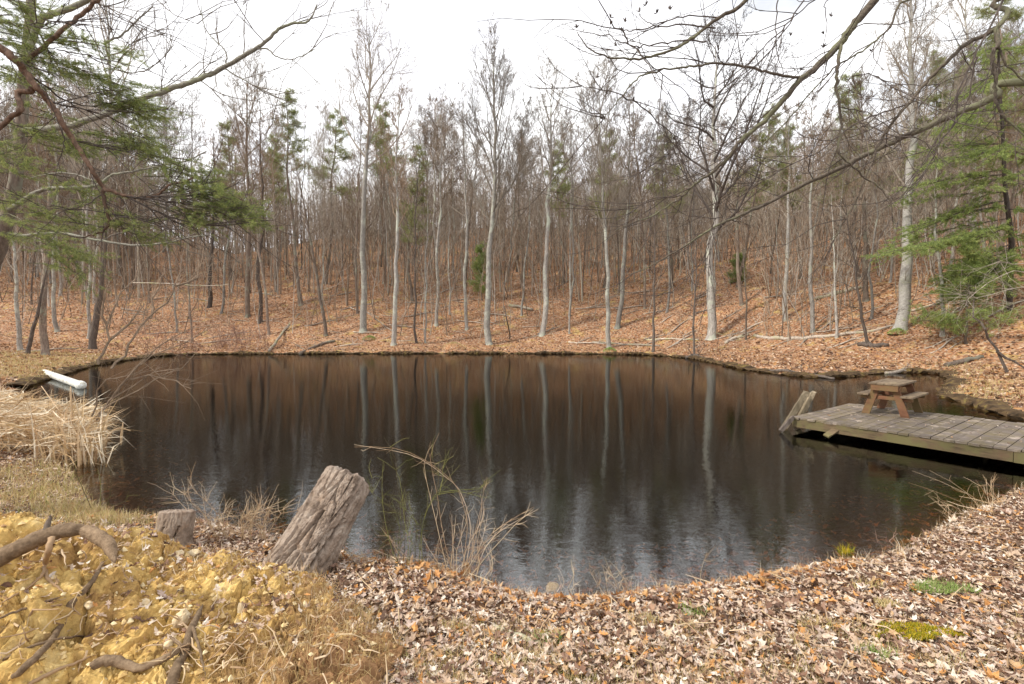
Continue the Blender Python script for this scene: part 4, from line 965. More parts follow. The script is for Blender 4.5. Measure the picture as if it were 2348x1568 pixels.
for k, (x, y, h) in enumerate(zip(GX.ravel(), GY.ravel(), Hh.ravel())):
    w = Vector((x, y * 1.0, h)); wv = mnoise.noise_vector(w * 2.2) * .16
    dd, _ = mnoise.voronoi(Vector(((x + wv.x) * 3.6, (y + wv.y) * 5.2, 0))); e1 = dd[1] - dd[0]
    dd2, _ = mnoise.voronoi((w + wv * .8) * 13); e2 = dd2[1] - dd2[0]
    dd3, _ = mnoise.voronoi((w + wv * .5) * 34); e3 = dd3[1] - dd3[0]
    fr_ = mnoise.fractal(w * 3.0, .9, 2, 5); f2 = mnoise.noise(w * 1.1 + Vector((5, 3, 1)))
    # broken ledges: the surface falls in uneven steps towards the viewer
    q = (y + .35 * f2 + .10 * fr_ + .22 * x) * 4.6; fq = q - math.floor(q); led = (min(fq / .82, 1) - fq) * .30 * (.5 + .5 * mnoise.noise(w * 2.3))
    z = h + .055 * fr_ + .070 * min(e1 / .10, 1) + .024 * min(e2 / .12, 1) + .010 * min(e3 / .2, 1) + .35 * led + .010 * mnoise.noise(w * 28 + wv * 9) + .009 * mnoise.noise(w * 70) + .03 * mnoise.noise(w * 12) - .07
    hole = -.26 * math.exp(-(((x + 2.42) / .08) ** 2 + ((y - 2.62) / .10) ** 2)) - .22 * math.exp(-(((x + .92) / .07) ** 2 + ((y - 2.2) / .14) ** 2)) - .16 * math.exp(-(((x + 2.9) / .06) ** 2 + ((y - 2.5) / .2) ** 2)) - .10 * math.exp(-(((x + 2.0) / .04) ** 2 + ((y - 2.75) / .05) ** 2))
    V[k] = (x + .05 * fr_ + .03 * mnoise.noise(w * 9), y + .03 * fr_ - led * .5 + .03 * mnoise.noise(w * 8 + Vector((3, 3, 3))), z + hole - .05)
mb = MB(); i_ = np.arange(ny - 1)[:, None] * nx + np.arange(nx - 1)[None]
mb.add(V, np.stack([i_, i_ + 1, i_ + nx + 1, i_ + nx], -1).reshape(-1, 4))
rp_ = empty('root_plate', (0, 0, 0)); prop(rp_, 'upturned yellow clay root plate laced with broken roots, lower left corner', 'root plate')
mb.build('clay', M['clay'], rp_)
def mz(x, y): # height of the plate surface, roughly
    i_ = int(np.clip(np.searchsorted(xs, x), 0, nx - 1)); j = int(np.clip(np.searchsorted(ys, y), 0, ny - 1)); return V[j * nx + i_][2]
def on_mound(px, py, lift=.0):
    d = ray(px, py); d = d / d[1]
    for Y in np.arange(1.6, 4.3, .01):
        x = d[0] * Y; z = CAMZ + d[2] * Y
        if xs[0] < x < xs[-1] and z < mz(x, Y): return np.array([x, Y, z + lift])
    return at(px, py, 3.2)
def root(pxs, r, mat='bark_brown', lift=.02, per=5):
    P = [on_mound(a, b_, lift) if len(c) == 0 else at(a, b_, c[0]) for a, b_, *c in pxs]
    P = smooth_poly(P, per); r_ = np.random.default_rng(int(pxs[0][0] * 7 + pxs[0][1])); P[1:-1] += r_.normal(0, .002, (len(P) - 2, 3))
    mb = MB(); rk = 1.0 if lift < .0201 and pxs[0][1] < 1330 else .78
    mb.tube(P, rk * np.interp(np.linspace(0, 1, len(P)), np.linspace(0, 1, len(r)), r) * np.append(np.ones(len(P) - 4), [.9, .7, .45, .15]), 10, cap=True, rough=.05, rng=r_)
    return mb.build('root', M[mat], rp_, smooth=True)
root([(-90, 1318, 2.62), (0, 1278, 2.68), (60, 1248, 2.72), (110, 1225, 2.76), (160, 1214, 2.78), (205, 1216, 2.8)], [.056, .050, .043, .046, .038, .032], 'root_bark')
root([(195, 1216, 2.8), (225, 1228, 2.76), (250, 1252, 2.7), (264, 1290, 2.62)], [.032, .038, .034, .02], 'root_bark')
root([(108, 1228, 2.75), (108, 1205, 2.76), (116, 1180, 2.78)], [.02, .016, .01], 'bark_brown')
root([(118, 1232, 2.7), (110, 1265, 2.66), (104, 1300), (108, 1330), (128, 1350), (150, 1370)], [.016, .016, .013, .009, .007, .004], 'stem')
root([(104, 1300), (98, 1325), (72, 1350), (30, 1375), (0, 1392)], [.01, .009, .007, .006, .004], 'stem')
root([(235, 1300), (215, 1340), (190, 1370), (165, 1395), (145, 1440), (110, 1490), (60, 1540), (20, 1575)], [.012, .018, .024, .026, .02, .02, .024, .02], 'root_bark', .03)
root([(0, 1430), (50, 1410), (100, 1395), (140, 1378)], [.006, .009, .010, .008], 'root_bark', .03)
root([(0, 1530), (60, 1500), (130, 1478), (200, 1470), (240, 1490)], [.010, .010, .009, .007, .003], 'root_bark', .03)
root([(212, 1542), (250, 1528), (290, 1537), (320, 1548), (370, 1528), (405, 1508), (430, 1490)], [.028, .034, .030, .022, .022, .02, .024], 'root_bark', .035)
root([(395, 1590), (400, 1560), (412, 1530), (425, 1500), (440, 1450), (455, 1420), (465, 1395)], [.034, .036, .03, .03, .026, .02, .01], 'root_bark', .03)
root([(440, 1445), (452, 1480), (462, 1520), (470, 1565)], [.012, .010, .008, .006], 'root_bark', .03)
root([(60, 1590), (110, 1560), (180, 1530), (225, 1510)], [.012, .012, .008, .004], 'stem', .03)
root([(425, 1500), (400, 1480), (385, 1465)], [.012, .01, .004], 'root_bark', .03)
# crumbs of clay lying on it
mb = MB(); rng = np.random.default_rng(54); ico = np.array([(1, 0, 0), (-1, 0, 0), (0, 1, 0), (0, -1, 0), (0, 0, 1), (0, 0, -1)], float); it = np.array([(0, 2, 4), (2, 1, 4), (1, 3, 4), (3, 0, 4), (2, 0, 5), (1, 2, 5), (3, 1, 5), (0, 3, 5)])
for k in range(4200):
    x = rng.uniform(-3.6, -.6); y = rng.uniform(1.7, 3.6); r_ = .004 + .018 * rng.uniform(0, 1) ** 3
    mb.add(np.array([x, y, mz(x, y) + r_ * .4]) + ico * r_ * rng.uniform(.6, 1.4, (6, 3)), t=it)
prop(mb.build('crumbs', island('clay_crumbs', [(.62, .46, .22), (.50, .33, .13), (.74, .62, .38), (.36, .22, .11), (.66, .50, .26)], .95, .1), rp_), kind='stuff')
# fine hanging rootlets
mb = MB(); rng = np.random.default_rng(55)
for k in range(210):
    a = rng.choice([0, 1, 2]); px = [rng.uniform(0, 300), rng.uniform(380, 560), rng.uniform(560, 840)][a]; py = [rng.uniform(1240, 1500), rng.uniform(1380, 1540), rng.uniform(1380, 1560)][a]
    p = on_mound(px, py, .02); d = nrm(rng.normal(0, 1, 3) + np.array([0, -.8, -.3])); pts = [p]
    for s_ in range(4): d = nrm(d + rng.normal(0, .5, 3)); p = p + d * rng.uniform(.02, .06); pts.append(p)
    mb.tube(np.array(pts), np.array([.004, .0035, .003, .002, .0012]) * rng.uniform(.7, 1.7), 4)
prop(mb.build('rootlets', M['stem'], rp_), kind='stuff')
# dry grass hanging over its right shoulder
mb = MB(); n = 15000; X = rng.uniform(-1.95, -.40, n); Y = rng.uniform(1.7, 3.5, n); k = rng.uniform(0, 1, n) < ss(-1.75, -1.0, X); X, Y = X[k], Y[k]
Z = np.array([mz(a, b_) for a, b_ in zip(X, Y)]); kk = Z > gz(X, Y) - .05; P = np.stack([X, Y, Z - .01], 1)[kk]
blades(mb, P, .13, .0028, 1.15, rng, .4)
prop(mb.build('dry_grass', M['grass_dry']), 'matted brown dry grass on the right shoulder of the clay root plate', 'grass', kind='stuff')
mb = MB(); n = 5200; X = rng.uniform(-3.4, -.7, n); Y = rng.uniform(2.5, 3.75, n); q_ = lump(X, Y, 4.0, 2) + (Y - 3.0) * 1.5; k = (q_ > .15) & ((Y > 3.05) | (X > -1.7)); X, Y = X[k], Y[k]; Z = np.array([mz(a, b_) for a, b_ in zip(X, Y)])
blades(mb, np.stack([X, Y, Z], 1), .10, .0028, 1.35, rng, .3)
prop(mb.build('matted_straw', M['straw']), 'matted straw and root fibres over the top of the clay root plate', 'straw', kind='stuff')
# leaves and clods lying on the plate
mb = MB(); n = 1100; X = rng.uniform(-3.0, -.5, n); Y = 3.85 - 1.3 * rng.uniform(0, 1, n) ** 1.6; Z = np.array([mz(a, b_) for a, b_ in zip(X, Y)])
leaf_mesh(mb, np.stack([X, Y, Z + .02], 1), .034, .4, rng, 0)
prop(mb.build('scattered_leaves', M['leaves']), 'brown leaves scattered over the top of the clay root plate', 'leaves', kind='stuff')
def rock(name, p, s, seed, label, cat, mat='stone', group=None):
    V = []; nu, nv = 20, 12
    for j in range(nv + 1):
        for i_ in range(nu):
            a, b_ = i_ / nu * 2 * PI, j / nv * PI; d = Vector((math.cos(a) * math.sin(b_), math.sin(a) * math.sin(b_), math.cos(b_)))
            r = 1 + .28 * mnoise.noise(d * 1.3 + Vector((seed, 0, 0))) + .08 * mnoise.noise(d * 5 + Vector((0, seed, 0)))
            V.append((d.x * r * s[0], d.y * r * s[1], d.z * r * s[2]))
    i_ = np.arange(nv)[:, None] * nu; j = np.arange(nu)[None]; j2 = (j + 1) % nu
    mb = MB(); mb.add(V, np.stack([i_ + j, i_ + j2, i_ + nu + j2, i_ + nu + j], -1).reshape(-1, 4)[:, ::-1]); o = mb.build(name, M[mat]); o.location = tuple(p); o.rotation_euler = (0, 0, seed * 1.1); prop(o, label, cat, group); return o
STN = [(408, 1272, .045, .03, 'rounded pale stone on the clay, left of a matching one'), (443, 1270, .048, .035, 'rounded pale stone on the clay, right of a matching one'), (388, 1480, .03, .03, 'small white stone bedded in the clay face'), (330, 1385, .04, .03, 'flat cream stone near the top of the clay face'),
       (552, 1402, .02, .06, 'narrow upright white stone in the brown soil'), (418, 1420, .05, .06, 'large flat orange stone slab in the clay face'), (205, 1388, .03, .025, 'small grey pebble among the roots')]
for k, (a, b_, s1, s2, lab) in enumerate(STN):
    rock('stone', on_mound(a, b_, .005), (s1, s1 * .8, s2 * .8), k + 2, lab, 'stone')

# ------------------------------------------------------------------ fallen logs and branches
def ground_log(pts, r, label, mat='log_old', name='fallen_log', cat='log', lift=.6, water=False, twigs=0, seed=0):
    P = []
    for q in pts:
        if len(q) == 3: P.append(at(*q))
        else:
            p = on_ground(*q); p[2] += r[0] * lift; P.append(p)
    P = smooth_poly(P, 5); rg = np.random.default_rng(int(pts[0][0]) + seed); P[1:-1] += rg.normal(0, r[0] * .3, (len(P) - 2, 3))
    R = np.interp(np.linspace(0, 1, len(P)), np.linspace(0, 1, len(r)), r)
    e = empty(name, tuple(P[0])); mb = MB(); mb.tube(P - P[0], R, 9, cap=True, rough=.07, rng=rg); mb.build('stem', M[mat], e, smooth=True)
    if twigs:
        tw = MB(); st = dict(wob=.2, up=.02, rmin=.006, kids=(3,))
        for k in range(twigs):
            i_ = int(rg.uniform(.2, .95) * (len(P) - 1)); branch(tw, P[i_] - P[0], nrm(rg.normal(0, 1, 3) + np.array([0, 0, .5])), rg.uniform(5, 16) * r[0], r[0] * .3, 0, 1, rg, st)
        tw.build('side_branches', M[mat], e)
    prop(e, label, cat); return e
ground_log([(617, 808), (652, 762), (685, 722)], [.11, .10, .06], 'pale fallen trunk slanting down the left far bank into the water', twigs=4)
ground_log([(688, 812), (730, 794), (768, 784)], [.12, .12, .08], 'short brown log lying half in the water at the far left bank', 'bark_brown', twigs=3)
ground_log([(1168, 702), (1222, 713)], [.16, .14], 'short pale log up the slope right of the vase shaped tree')
ground_log([(1358, 787), (1430, 790), (1512, 795)], [.08, .08, .05], 'thin log along the waterline at the foot of the slim pale tree')
ground_log([(1480, 780), (1540, 780), (1602, 781)], [.08, .07, .05], 'thin pale log on the bank just left of the thick grey tree')
ground_log([(1662, 790), (1680, 779), (1700, 776), (1716, 770)], [.10, .12, .09, .05], 'crooked pale weathered branch on the far right bank', twigs=5)
ground_log([(1728, 771), (1765, 778), (1830, 778), (1900, 773), (2000, 760), (2080, 742)], [.09, .13, .12, .10, .08, .05], 'very long thin fallen trunk curving across the right bank', twigs=4)
ground_log([(1868, 689), (1920, 677), (1972, 662)], [.14, .13, .10], 'straight fallen trunk up the right slope above the long thin one')
ground_log([(1758, 853), (1800, 852), (1850, 860), (1912, 870)], [.06, .07, .06, .04], 'dark half sunk branch along the water edge beyond the dock', 'bark_dark', twigs=5)
ground_log([(2030, 857), (2080, 853), (2132, 851)], [.07, .07, .06], 'pale stick pile log beyond the picnic table', twigs=3)
ground_log([(2168, 842), (2215, 832), (2252, 822)], [.11, .11, .08], 'mossy brown log on the right bank beyond the dock', 'bark_brown')
ground_log([(1968, 793), (2000, 796), (2036, 794)], [.12, .14, .10], 'dark rotten log beside the leaning young tree', 'bark_dark')
ground_log([(300, 648, 36), (380, 650, 36), (470, 655, 37), (524, 652, 37)], [.035, .04, .03, .02], 'thin pale dead pole hung level among the left trunks', 'log_old', 'dead_pole', 'pole')
ground_log([(1572, 822), (1590, 818), (1615, 823)], [.10, .12, .06], 'dark debris clump in the water round the thin young tree', 'bark_dark', 'debris_clump', 'debris', twigs=6)
ground_log([(1145, 780), (1168, 778), (1163, 740, 38.5), (1155, 700, 38.5)], [.03, .06, .05, .03], 'dark crooked dead stem standing right of the vase shaped tree', 'bark_dark', 'dead_sapling', 'stem', twigs=3)
ground_log([(830, 708), (865, 735), (900, 762)], [.06, .05, .04], 'thin stick leaning down the bank right of the tallest pale tree')
ground_log([(30, 812), (120, 802), (180, 800)], [.05, .05, .03], 'thin pale stick on the grassy spit at far left')
rng = np.random.default_rng(61)
proto_stick = None; STK = {}
for k in range(130):
    px = rng.uniform(300, 2330); py = rng.uniform(640, 800); p = on_ground(px, py)
    if p[1] > 80 or sdist(p[:1], p[1:2], SHS)[0] < .6: continue
    if proto_stick is None:
        mb = MB(); t = np.linspace(-1, 1, 7); Q = np.stack([t, .06 * np.sin(t * 3), .03 * np.cos(t * 4)], 1); mb.tube(Q, np.linspace(.035, .016, 7), 6, cap=True, rough=.1, rng=rng)
        st = dict(wob=.2, up=0, rmin=.008, kids=(2,))
        for q_ in range(3): branch(mb, Q[2 + q_], nrm((1, rng.normal(0, .8), .4)), .5, .014, 0, 1, rng, st)
        proto_stick = mb.build('fallen_branch', M['log_old'], smooth=True); o = proto_stick
    else: o = proto_stick.copy(); COL.objects.link(o)
    s_ = rng.uniform(.6, 2.2); o.location = (p[0], p[1], p[2] + .04); az = rng.uniform(-.6, .6); gx = (g1(p[0] + .5 * math.cos(az), p[1] + .5 * math.sin(az)) - g1(p[0] - .5 * math.cos(az), p[1] - .5 * math.sin(az)))
    o.rotation_euler = (0, -math.atan(gx), az); o.scale = (s_, s_, s_ * .9)
    lm = min(LMK, key=lambda q: abs(q[0] - px)); STK.setdefault((('low' if py > 755 else ('midway' if py > 705 else 'high')), ('left' if px < lm[0] else 'right'), lm[1]), []).append((p[1], o))
for (hg, sd_, lm), lst in STK.items():
    lst.sort(key=lambda q: q[0])
    for i, (D, o) in enumerate(lst):
        pre = '' if len(lst) == 1 else (('nearer ', 'farther ')[i] if len(lst) == 2 else ('nearest ', 'second ', 'third ', 'fourth ', 'fifth ', 'sixth ', 'seventh ', 'eighth ')[min(i, 7)])
        prop(o, f'{pre}fallen stick {hg} on leafy slope, {sd_} of {lm}', 'stick', 'small sticks on the far slope')
# mossy hummock and mossy tree feet
def moss_mound(px, py, rx, h, label):
    p = on_ground(px, py); r = np.random.default_rng(int(px)); mb = MB(); nu, nv = 40, 14; Vt = []
    for j in range(nv + 1):
        for i_ in range(nu):
            a = i_ / nu * 2 * PI; q = j / nv; rr_ = rx * (1.05 - q); x = math.cos(a) * rr_ * (1 + .12 * mnoise.noise(Vector((math.cos(a) * 2 + px, math.sin(a) * 2, 0)))); y = math.sin(a) * rr_ * .7
            Vt.append((x, y, h * (1 - (1 - q) ** 2) + .03 * mnoise.noise(Vector((x * 9, y * 9, px))) - .08))
    i_ = np.arange(nv)[:, None] * nu; j = np.arange(nu)[None]; j2 = (j + 1) % nu
    e = empty('moss_hummock', tuple(p)); prop(e, label, 'moss')
    mb.add(Vt, np.stack([i_ + j, i_ + j2, i_ + nu + j2, i_ + nu + j], -1).reshape(-1, 4)); mb.build('soil', M['ground'], e)
    Q = np.array(Vt); Q = Q[r.integers(0, len(Q), 1600)] + r.normal(0, .03, (1600, 3)) * np.array([1, 1, .3]); m2 = MB(); blades(m2, Q, .09, .02, .8, r); m2.build('moss_blades', M['grass_mix' if rx > .6 else 'grass_green'], e); return e
moss_mound(1040, 800, 1.0, .55, 'yellow mossy hummock at the far waterline near the middle')
moss_mound(1398, 806, .5, .28, 'green moss cushion at the foot of the slim pale tree')
moss_mound(2058, 764, .5, .25, 'green moss round the foot of the large birch')
moss_mound(848, 778, .6, .3, 'orange tufted hummock at the foot of the tallest pale tree')

# foreground sticks and bark
ground_log([(932, 1590), (918, 1520), (905, 1480), (888, 1450)], [.014, .014, .011, .006], 'pale bare stick lying at the bottom edge right of the dry grass', 'stem', 'stick', 'stick', .8)
ground_log([(1130, 1450), (1180, 1470), (1240, 1490)], [.014, .022, .010], 'flat grey piece of bark lying in the near leaves', 'log_old', 'bark_piece', 'bark', 1.2)
ground_log([(1236, 1502), (1255, 1520), (1278, 1545)], [.009, .011, .006], 'short brown stick below the flat bark piece', 'stem', 'stick', 'stick', 1.5)
ground_log([(925, 1442), (980, 1425), (1022, 1405)], [.006, .008, .004], 'thin dark stick among the leaves near the water edge', 'bark_brown', 'stick', 'stick', 2)
ground_log([(1850, 1480), (1930, 1478), (2000, 1470)], [.004, .007, .004], 'thin curved grey twig left of the moss cushion', 'log_old', 'stick', 'stick', 3)
ground_log([(1960, 1540), (1962, 1510), (1955, 1480)], [.006, .009, .005], 'small forked grey twig at lower right', 'log_old', 'stick', 'stick', 2, twigs=3)
rock('stone', (.33, 3.92, -.04), (.07, .05, .03), 21, 'pale stone under the shallow water at the near bank', 'stone')

# ------------------------------------------------------------------ shrubs of dry stems
def stems(name, label, cat, lines, mat, D, r=.004, twig=0, seed=1, tl=.12, tr=.002, dup_=0):
    rg = np.random.default_rng(seed); e = None; mb = MB(); tw = MB(); o0 = None
    if dup_: lines = lines + [[(q[0] + j_[0] + (i__ / len(ln)) * j_[2], q[1] + j_[1] + (i__ / len(ln)) * j_[3], *q[2:]) for i__, q in enumerate(ln)] for ln in lines for j_ in [rg.normal(0, (14, 4, 42, 26)) for _ in range(dup_)]]
    for ln in lines:
        P = []
        for q in ln:
            if len(q) == 3: P.append(at(*q))
            else: P.append(at(q[0], q[1], D))
        P = np.array(P); P[1:] += rg.normal(0, D * .0032, (len(P) - 1, 3)); P = smooth_poly(P, 2)
        if o0 is None: o0 = P[0].copy(); e = empty(name, tuple(o0))
        n = len(P); P[1:-1] += rg.normal(0, r * .8, (n - 2, 3))
        mb.tube(P - o0, np.linspace(r, r * .35, n), 5)
        for k in range(twig):
            i_ = int(rg.uniform(.3, .98) * (n - 1)); d = nrm(nrm(P[min(i_ + 1, n - 1)] - P[i_ - 1]) + rg.normal(0, .6, 3))
            pts = [P[i_] - o0]
            for s_ in range(3): d = nrm(d + rg.normal(0, .25, 3)); pts.append(pts[-1] + d * tl * rg.uniform(.2, .5))
            tw.tube(np.array(pts), [tr, tr * .8, tr * .6, tr * .4], 3)
    mb.build('stems', M[mat], e)
    if twig: tw.build('crown', M[mat], e)
    prop(e, label, cat); return e
stems('dry_shrub', 'tall bare straw coloured weed stalks at the near water edge in the middle', 'shrub', [
  [(1060, 1325), (1070, 1250), (1075, 1190), (1055, 1120), (1020, 1085), (975, 1050), (900, 1030), (815, 1022)], [(1030, 1320), (1010, 1240), (985, 1150), (970, 1060), (985, 1018)], [(1040, 1322), (1040, 1240), (1036, 1180)],
  [(1075, 1320), (1085, 1240), (1100, 1170), (1103, 1130)], [(1085, 1320), (1110, 1250), (1150, 1200), (1225, 1163)], [(1070, 1330), (1120, 1270), (1180, 1200), (1222, 1165)], [(1045, 1325), (1050, 1260), (1070, 1200), (1060, 1165)],
  [(1090, 1325), (1100, 1290), (1095, 1240), (1110, 1180)], [(1020, 1325), (1005, 1280), (1010, 1230)], [(1100, 1330), (1120, 1300), (1118, 1260), (1100, 1225)], [(1060, 1330), (1030, 1290), (1000, 1245)], [(1050, 1325), (1078, 1270), (1082, 1200)],
  [(950, 1320), (930, 1280), (900, 1240), (885, 1215)], [(1010, 1330), (960, 1290), (900, 1275), (860, 1265)]], 'stem', 4.05, .0034, 6, 71, dup_=1)
stems('bramble', 'greenish brown thorny bramble stems in front of the water, left of the dry stalks', 'bramble', [
  [(930, 1340), (935, 1260), (930, 1190), (920, 1130), (905, 1080), (870, 1045)], [(950, 1335), (945, 1270), (950, 1200), (935, 1150)], [(940, 1345), (915, 1290), (925, 1220), (915, 1170)], [(965, 1335), (960, 1260), (975, 1190), (1000, 1140), (1050, 1105)],
  [(925, 1335), (905, 1260), (890, 1180), (870, 1120), (880, 1060)], [(940, 1200), (910, 1170), (880, 1150), (870, 1165)], [(1000, 1140), (1005, 1090), (990, 1060), (1010, 1035)], [(1000, 1130), (1060, 1115), (1100, 1122), (1122, 1095)]], 'stem_green', 4.0, .0032, 8, 72, .15, .0018, dup_=1)
stems('dry_shrub', 'small brown twiggy brush between the stump and the leaning log', 'shrub', [
  [(500, 1235), (480, 1190), (440, 1150), (415, 1115)], [(520, 1240), (515, 1200), (520, 1160)], [(550, 1245), (570, 1190), (600, 1165)], [(560, 1245), (545, 1200), (560, 1175)], [(590, 1240), (620, 1180), (680, 1160)], [(600, 1235), (585, 1180), (590, 1140)], [(540, 1240), (500, 1210), (470, 1200)]], 'stem', 4.45, .0036, 10, 73, .20, .0020, dup_=2)
stems('dry_shrub', 'sparse thin stalks in the shallow water on the right near bank', 'shrub', [
  [(1395, 1400), (1380, 1340), (1360, 1300)], [(1440, 1395), (1415, 1345), (1390, 1300)], [(1450, 1395), (1430, 1330), (1400, 1290)], [(1280, 1390), (1310, 1330), (1306, 1290)], [(1560, 1380), (1500, 1350), (1450, 1345)], [(1620, 1370), (1600, 1330), (1570, 1300)]], 'stem', 3.85, .0024, 3, 74, dup_=2)
stems('dry_shrub', 'thin bare twigs leaning over the water at the right near shore', 'shrub', [
  [(2225, 1200), (2180, 1160), (2140, 1135)], [(2240, 1195), (2200, 1145), (2085, 1105)], [(2200, 1230), (2180, 1180), (2130, 1140)], [(2270, 1180), (2250, 1140), (2240, 1110)], [(2300, 1160), (2280, 1130), (2275, 1095)]], 'stem', 5.2, .003, 4, 75, dup_=2)
stems('dry_shrub', 'lone forked twig standing in the water on the right', 'shrub', [[(2060, 1300), (2045, 1260), (2030, 1215)], [(2045, 1255), (2010, 1240), (1992, 1232)], [(2038, 1240), (2060, 1228)]], 'stem_red', 4.3, .003, 2, 76)
stems('dry_shrub', 'thin stalks beside the reeds at the left water edge', 'shrub', [
  [(228, 1190), (232, 1120), (226, 1075)], [(240, 1185), (250, 1120), (248, 1075)], [(230, 1170), (280, 1150), (292, 1130)], [(215, 1180), (180, 1100), (170, 1060)]], 'stem_green', 5.2, .004, 4, 77)
# floating tuft
x, y = 2.15 * 1.35, 4.55
p = at(1940, 1275, 4.45); mb = MB(); rg = np.random.default_rng(5); Q = np.stack([p[0] + rg.normal(0, .035, 110), p[1] + rg.normal(0, .02, 110), 0 * rg.normal(0, 1, 110) + .005], 1)
blades(mb, Q, .09, .004, 1.2, rg); prop(mb.build('floating_weed', M['moss']), 'small yellow green tuft of weed floating in the water at right', 'water weed', kind='stuff')

# leaning bare shrubs over the water on the left
stems('leaning_shrub', 'multi stemmed bare shrub leaning right over the water beside the reeds', 'shrub', [
  [(215, 960, 8.6), (260, 905, 8.7), (300, 850, 8.8), (330, 815, 8.9), (380, 785, 9), (440, 755, 9.1), (500, 745, 9.2)],
  [(225, 950, 8.6), (275, 890, 8.7), (310, 845, 8.7), (350, 815, 8.9), (420, 780, 9), (485, 750, 9)],
  [(220, 965, 8.6), (250, 920, 8.6), (300, 885, 8.7), (360, 855, 8.8), (420, 840, 8.9), (450, 815, 9)],
  [(235, 940, 8.6), (290, 900, 8.7), (340, 880, 8.8), (400, 850, 8.9)],
  [(210, 955, 8.6), (225, 900, 8.6), (245, 870, 8.6), (290, 860, 8.7), (330, 845, 8.7)], [(300, 870, 8.7), (350, 860, 8.8), (400, 880, 8.8), (440, 895, 8.8)]], 'twig_brown', 8.6, .016, 9, 81, .7, .004)
stems('leaning_shrub', 'long dark stem leaning right from the water below the grassy spit', 'shrub', [
  [(255, 845, 17), (275, 815, 17.2), (310, 775, 17.4), (345, 730, 17.6), (380, 690, 17.8), (405, 655, 18), (415, 620, 18.2), (420, 580, 18.4)],
  [(405, 655, 18), (440, 640, 18.2), (460, 600, 18.5)], [(345, 730, 17.6), (350, 690, 17.8), (370, 640, 18)]], 'twig_brown', 17, .045, 14, 82, 2.0, .008)
stems('leaning_shrub', 'slim dark stem curving up right from the tip of the grassy spit', 'shrub', [
  [(225, 835, 24), (240, 810, 24), (250, 780, 24), (245, 745, 24), (265, 700, 24), (290, 655, 24.5), (310, 620, 25)],
  [(250, 780, 24), (290, 740, 24), (330, 700, 24.5)], [(245, 745, 24), (240, 700, 24), (250, 640, 24)]], 'twig_brown', 24, .07, 16, 83, 3.0, .011)
# brush along the left far bank
mb = MB(); rng = np.random.default_rng(85); st = dict(wob=.25, up=.04, rmin=.007, kids=(5, 4))
for k in range(60):
    px = rng.uniform(330, 620); py = rng.uniform(790, 815); p = on_ground(px, py); branch(mb, p, nrm((rng.normal(.2, .6), rng.normal(0, .4), .8)), rng.uniform(1, 2.6), .016, 0, 2, rng, st)
prop(mb.build('bank_brush', M['stem_red']), 'pinkish brown twiggy brush along the left far bank', 'brush', kind='stuff')

# ------------------------------------------------------------------ overhanging tree, right (trunk out of frame)
def hang_tree(name, base, trunk, limbs, mt, ml, mtw, label, cat, seed, tw):
    e = empty(name, tuple(base)); base = np.asarray(base, float); rg = np.random.default_rng(seed)
    mb = MB(); P = smooth_poly(np.array(trunk[0]), 4); mb.tube(P - base, np.interp(np.linspace(0, 1, len(P)), [0, .1, 1], trunk[1]), 14, rough=.03, rng=rg); mb.build('trunk', M[mt], e, smooth=True)
    tws = MB(); ends = []
    for (pts, r_a, r_b, nt_, *dr) in limbs:
        Q = [np.asarray(q, float) if not isinstance(q, tuple) or len(q) != 3 or q[1] < 20 and abs(q[0]) < 20 else at(*q) for q in pts]
        Q = smooth_poly(Q, 5); n = len(Q); Q[1:-1] += rg.normal(0, .006, (n - 2, 3))
        lb = MB(); lb.tube(Q - base, np.linspace(r_a, r_b, n), 8 if r_a > .02 else 5, rough=.05, rng=rg)
        (lb.build('limb', M[ml], e, smooth=True) if r_a > .012 else tws.add(np.concatenate(lb.v), np.concatenate(lb.q)))
        cum = np.linalg.norm(np.diff(Q, axis=0), axis=1)
        for k in range(int(nt_ * 1.5)):
            i_ = int(rg.uniform(.12, .99) * (n - 1)); i_ = min(max(i_, 1), n - 2); d0 = nrm(Q[i_ + 1] - Q[i_ - 1]); d = nrm(d0 * tw['along'] + rg.normal(0, 1, 3) * np.array([.6, .6, .8]) + np.array(dr[0] if dr else tw['dir']))
            L_ = tw['len'] * rg.uniform(.35, 1.2); p = Q[i_]; pts = [p]; ns = 6
            for s_ in range(ns): d = nrm(d + rg.normal(0, .15, 3) + np.array(tw['bend']) * .12); p = p + d * L_ / ns; pts.append(p)
            pts = np.array(pts); r1_ = tw['r'] * rg.uniform(.7, 1.4); tws.tube(pts - base, np.linspace(r1_, r1_ * .35, ns + 1), 4)
            ends.append((pts, L_))
            for s_ in range(tw['sub']):
                j = int(rg.uniform(1, ns)); dd = nrm(nrm(pts[j] - pts[j - 1]) + rg.normal(0, .55, 3)); l = L_ * rg.uniform(.15, .4); q = [pts[j], pts[j] + dd * l * .5]; q.append(q[-1] + nrm(dd + rg.normal(0, .25, 3)) * l * .5)
                tws.tube(np.array(q) - base, [r1_ * .55, r1_ * .45, r1_ * .3], 3); ends.append((np.array(q), l))
    tws.build('crown', M[mtw], e)
    prop(e, label, cat)
    return e, ends, base
gb = g1(8.6, 4.4)
T1 = np.array([8.6, 4.4, gb]); tt = [T1 + np.array(v) for v in ((0, 0, -.1), (.05, 0, 2), (-.1, .1, 4), (-.25, .1, 6), (-.4, .2, 9))]
R3 = lambda *v: np.array(v)
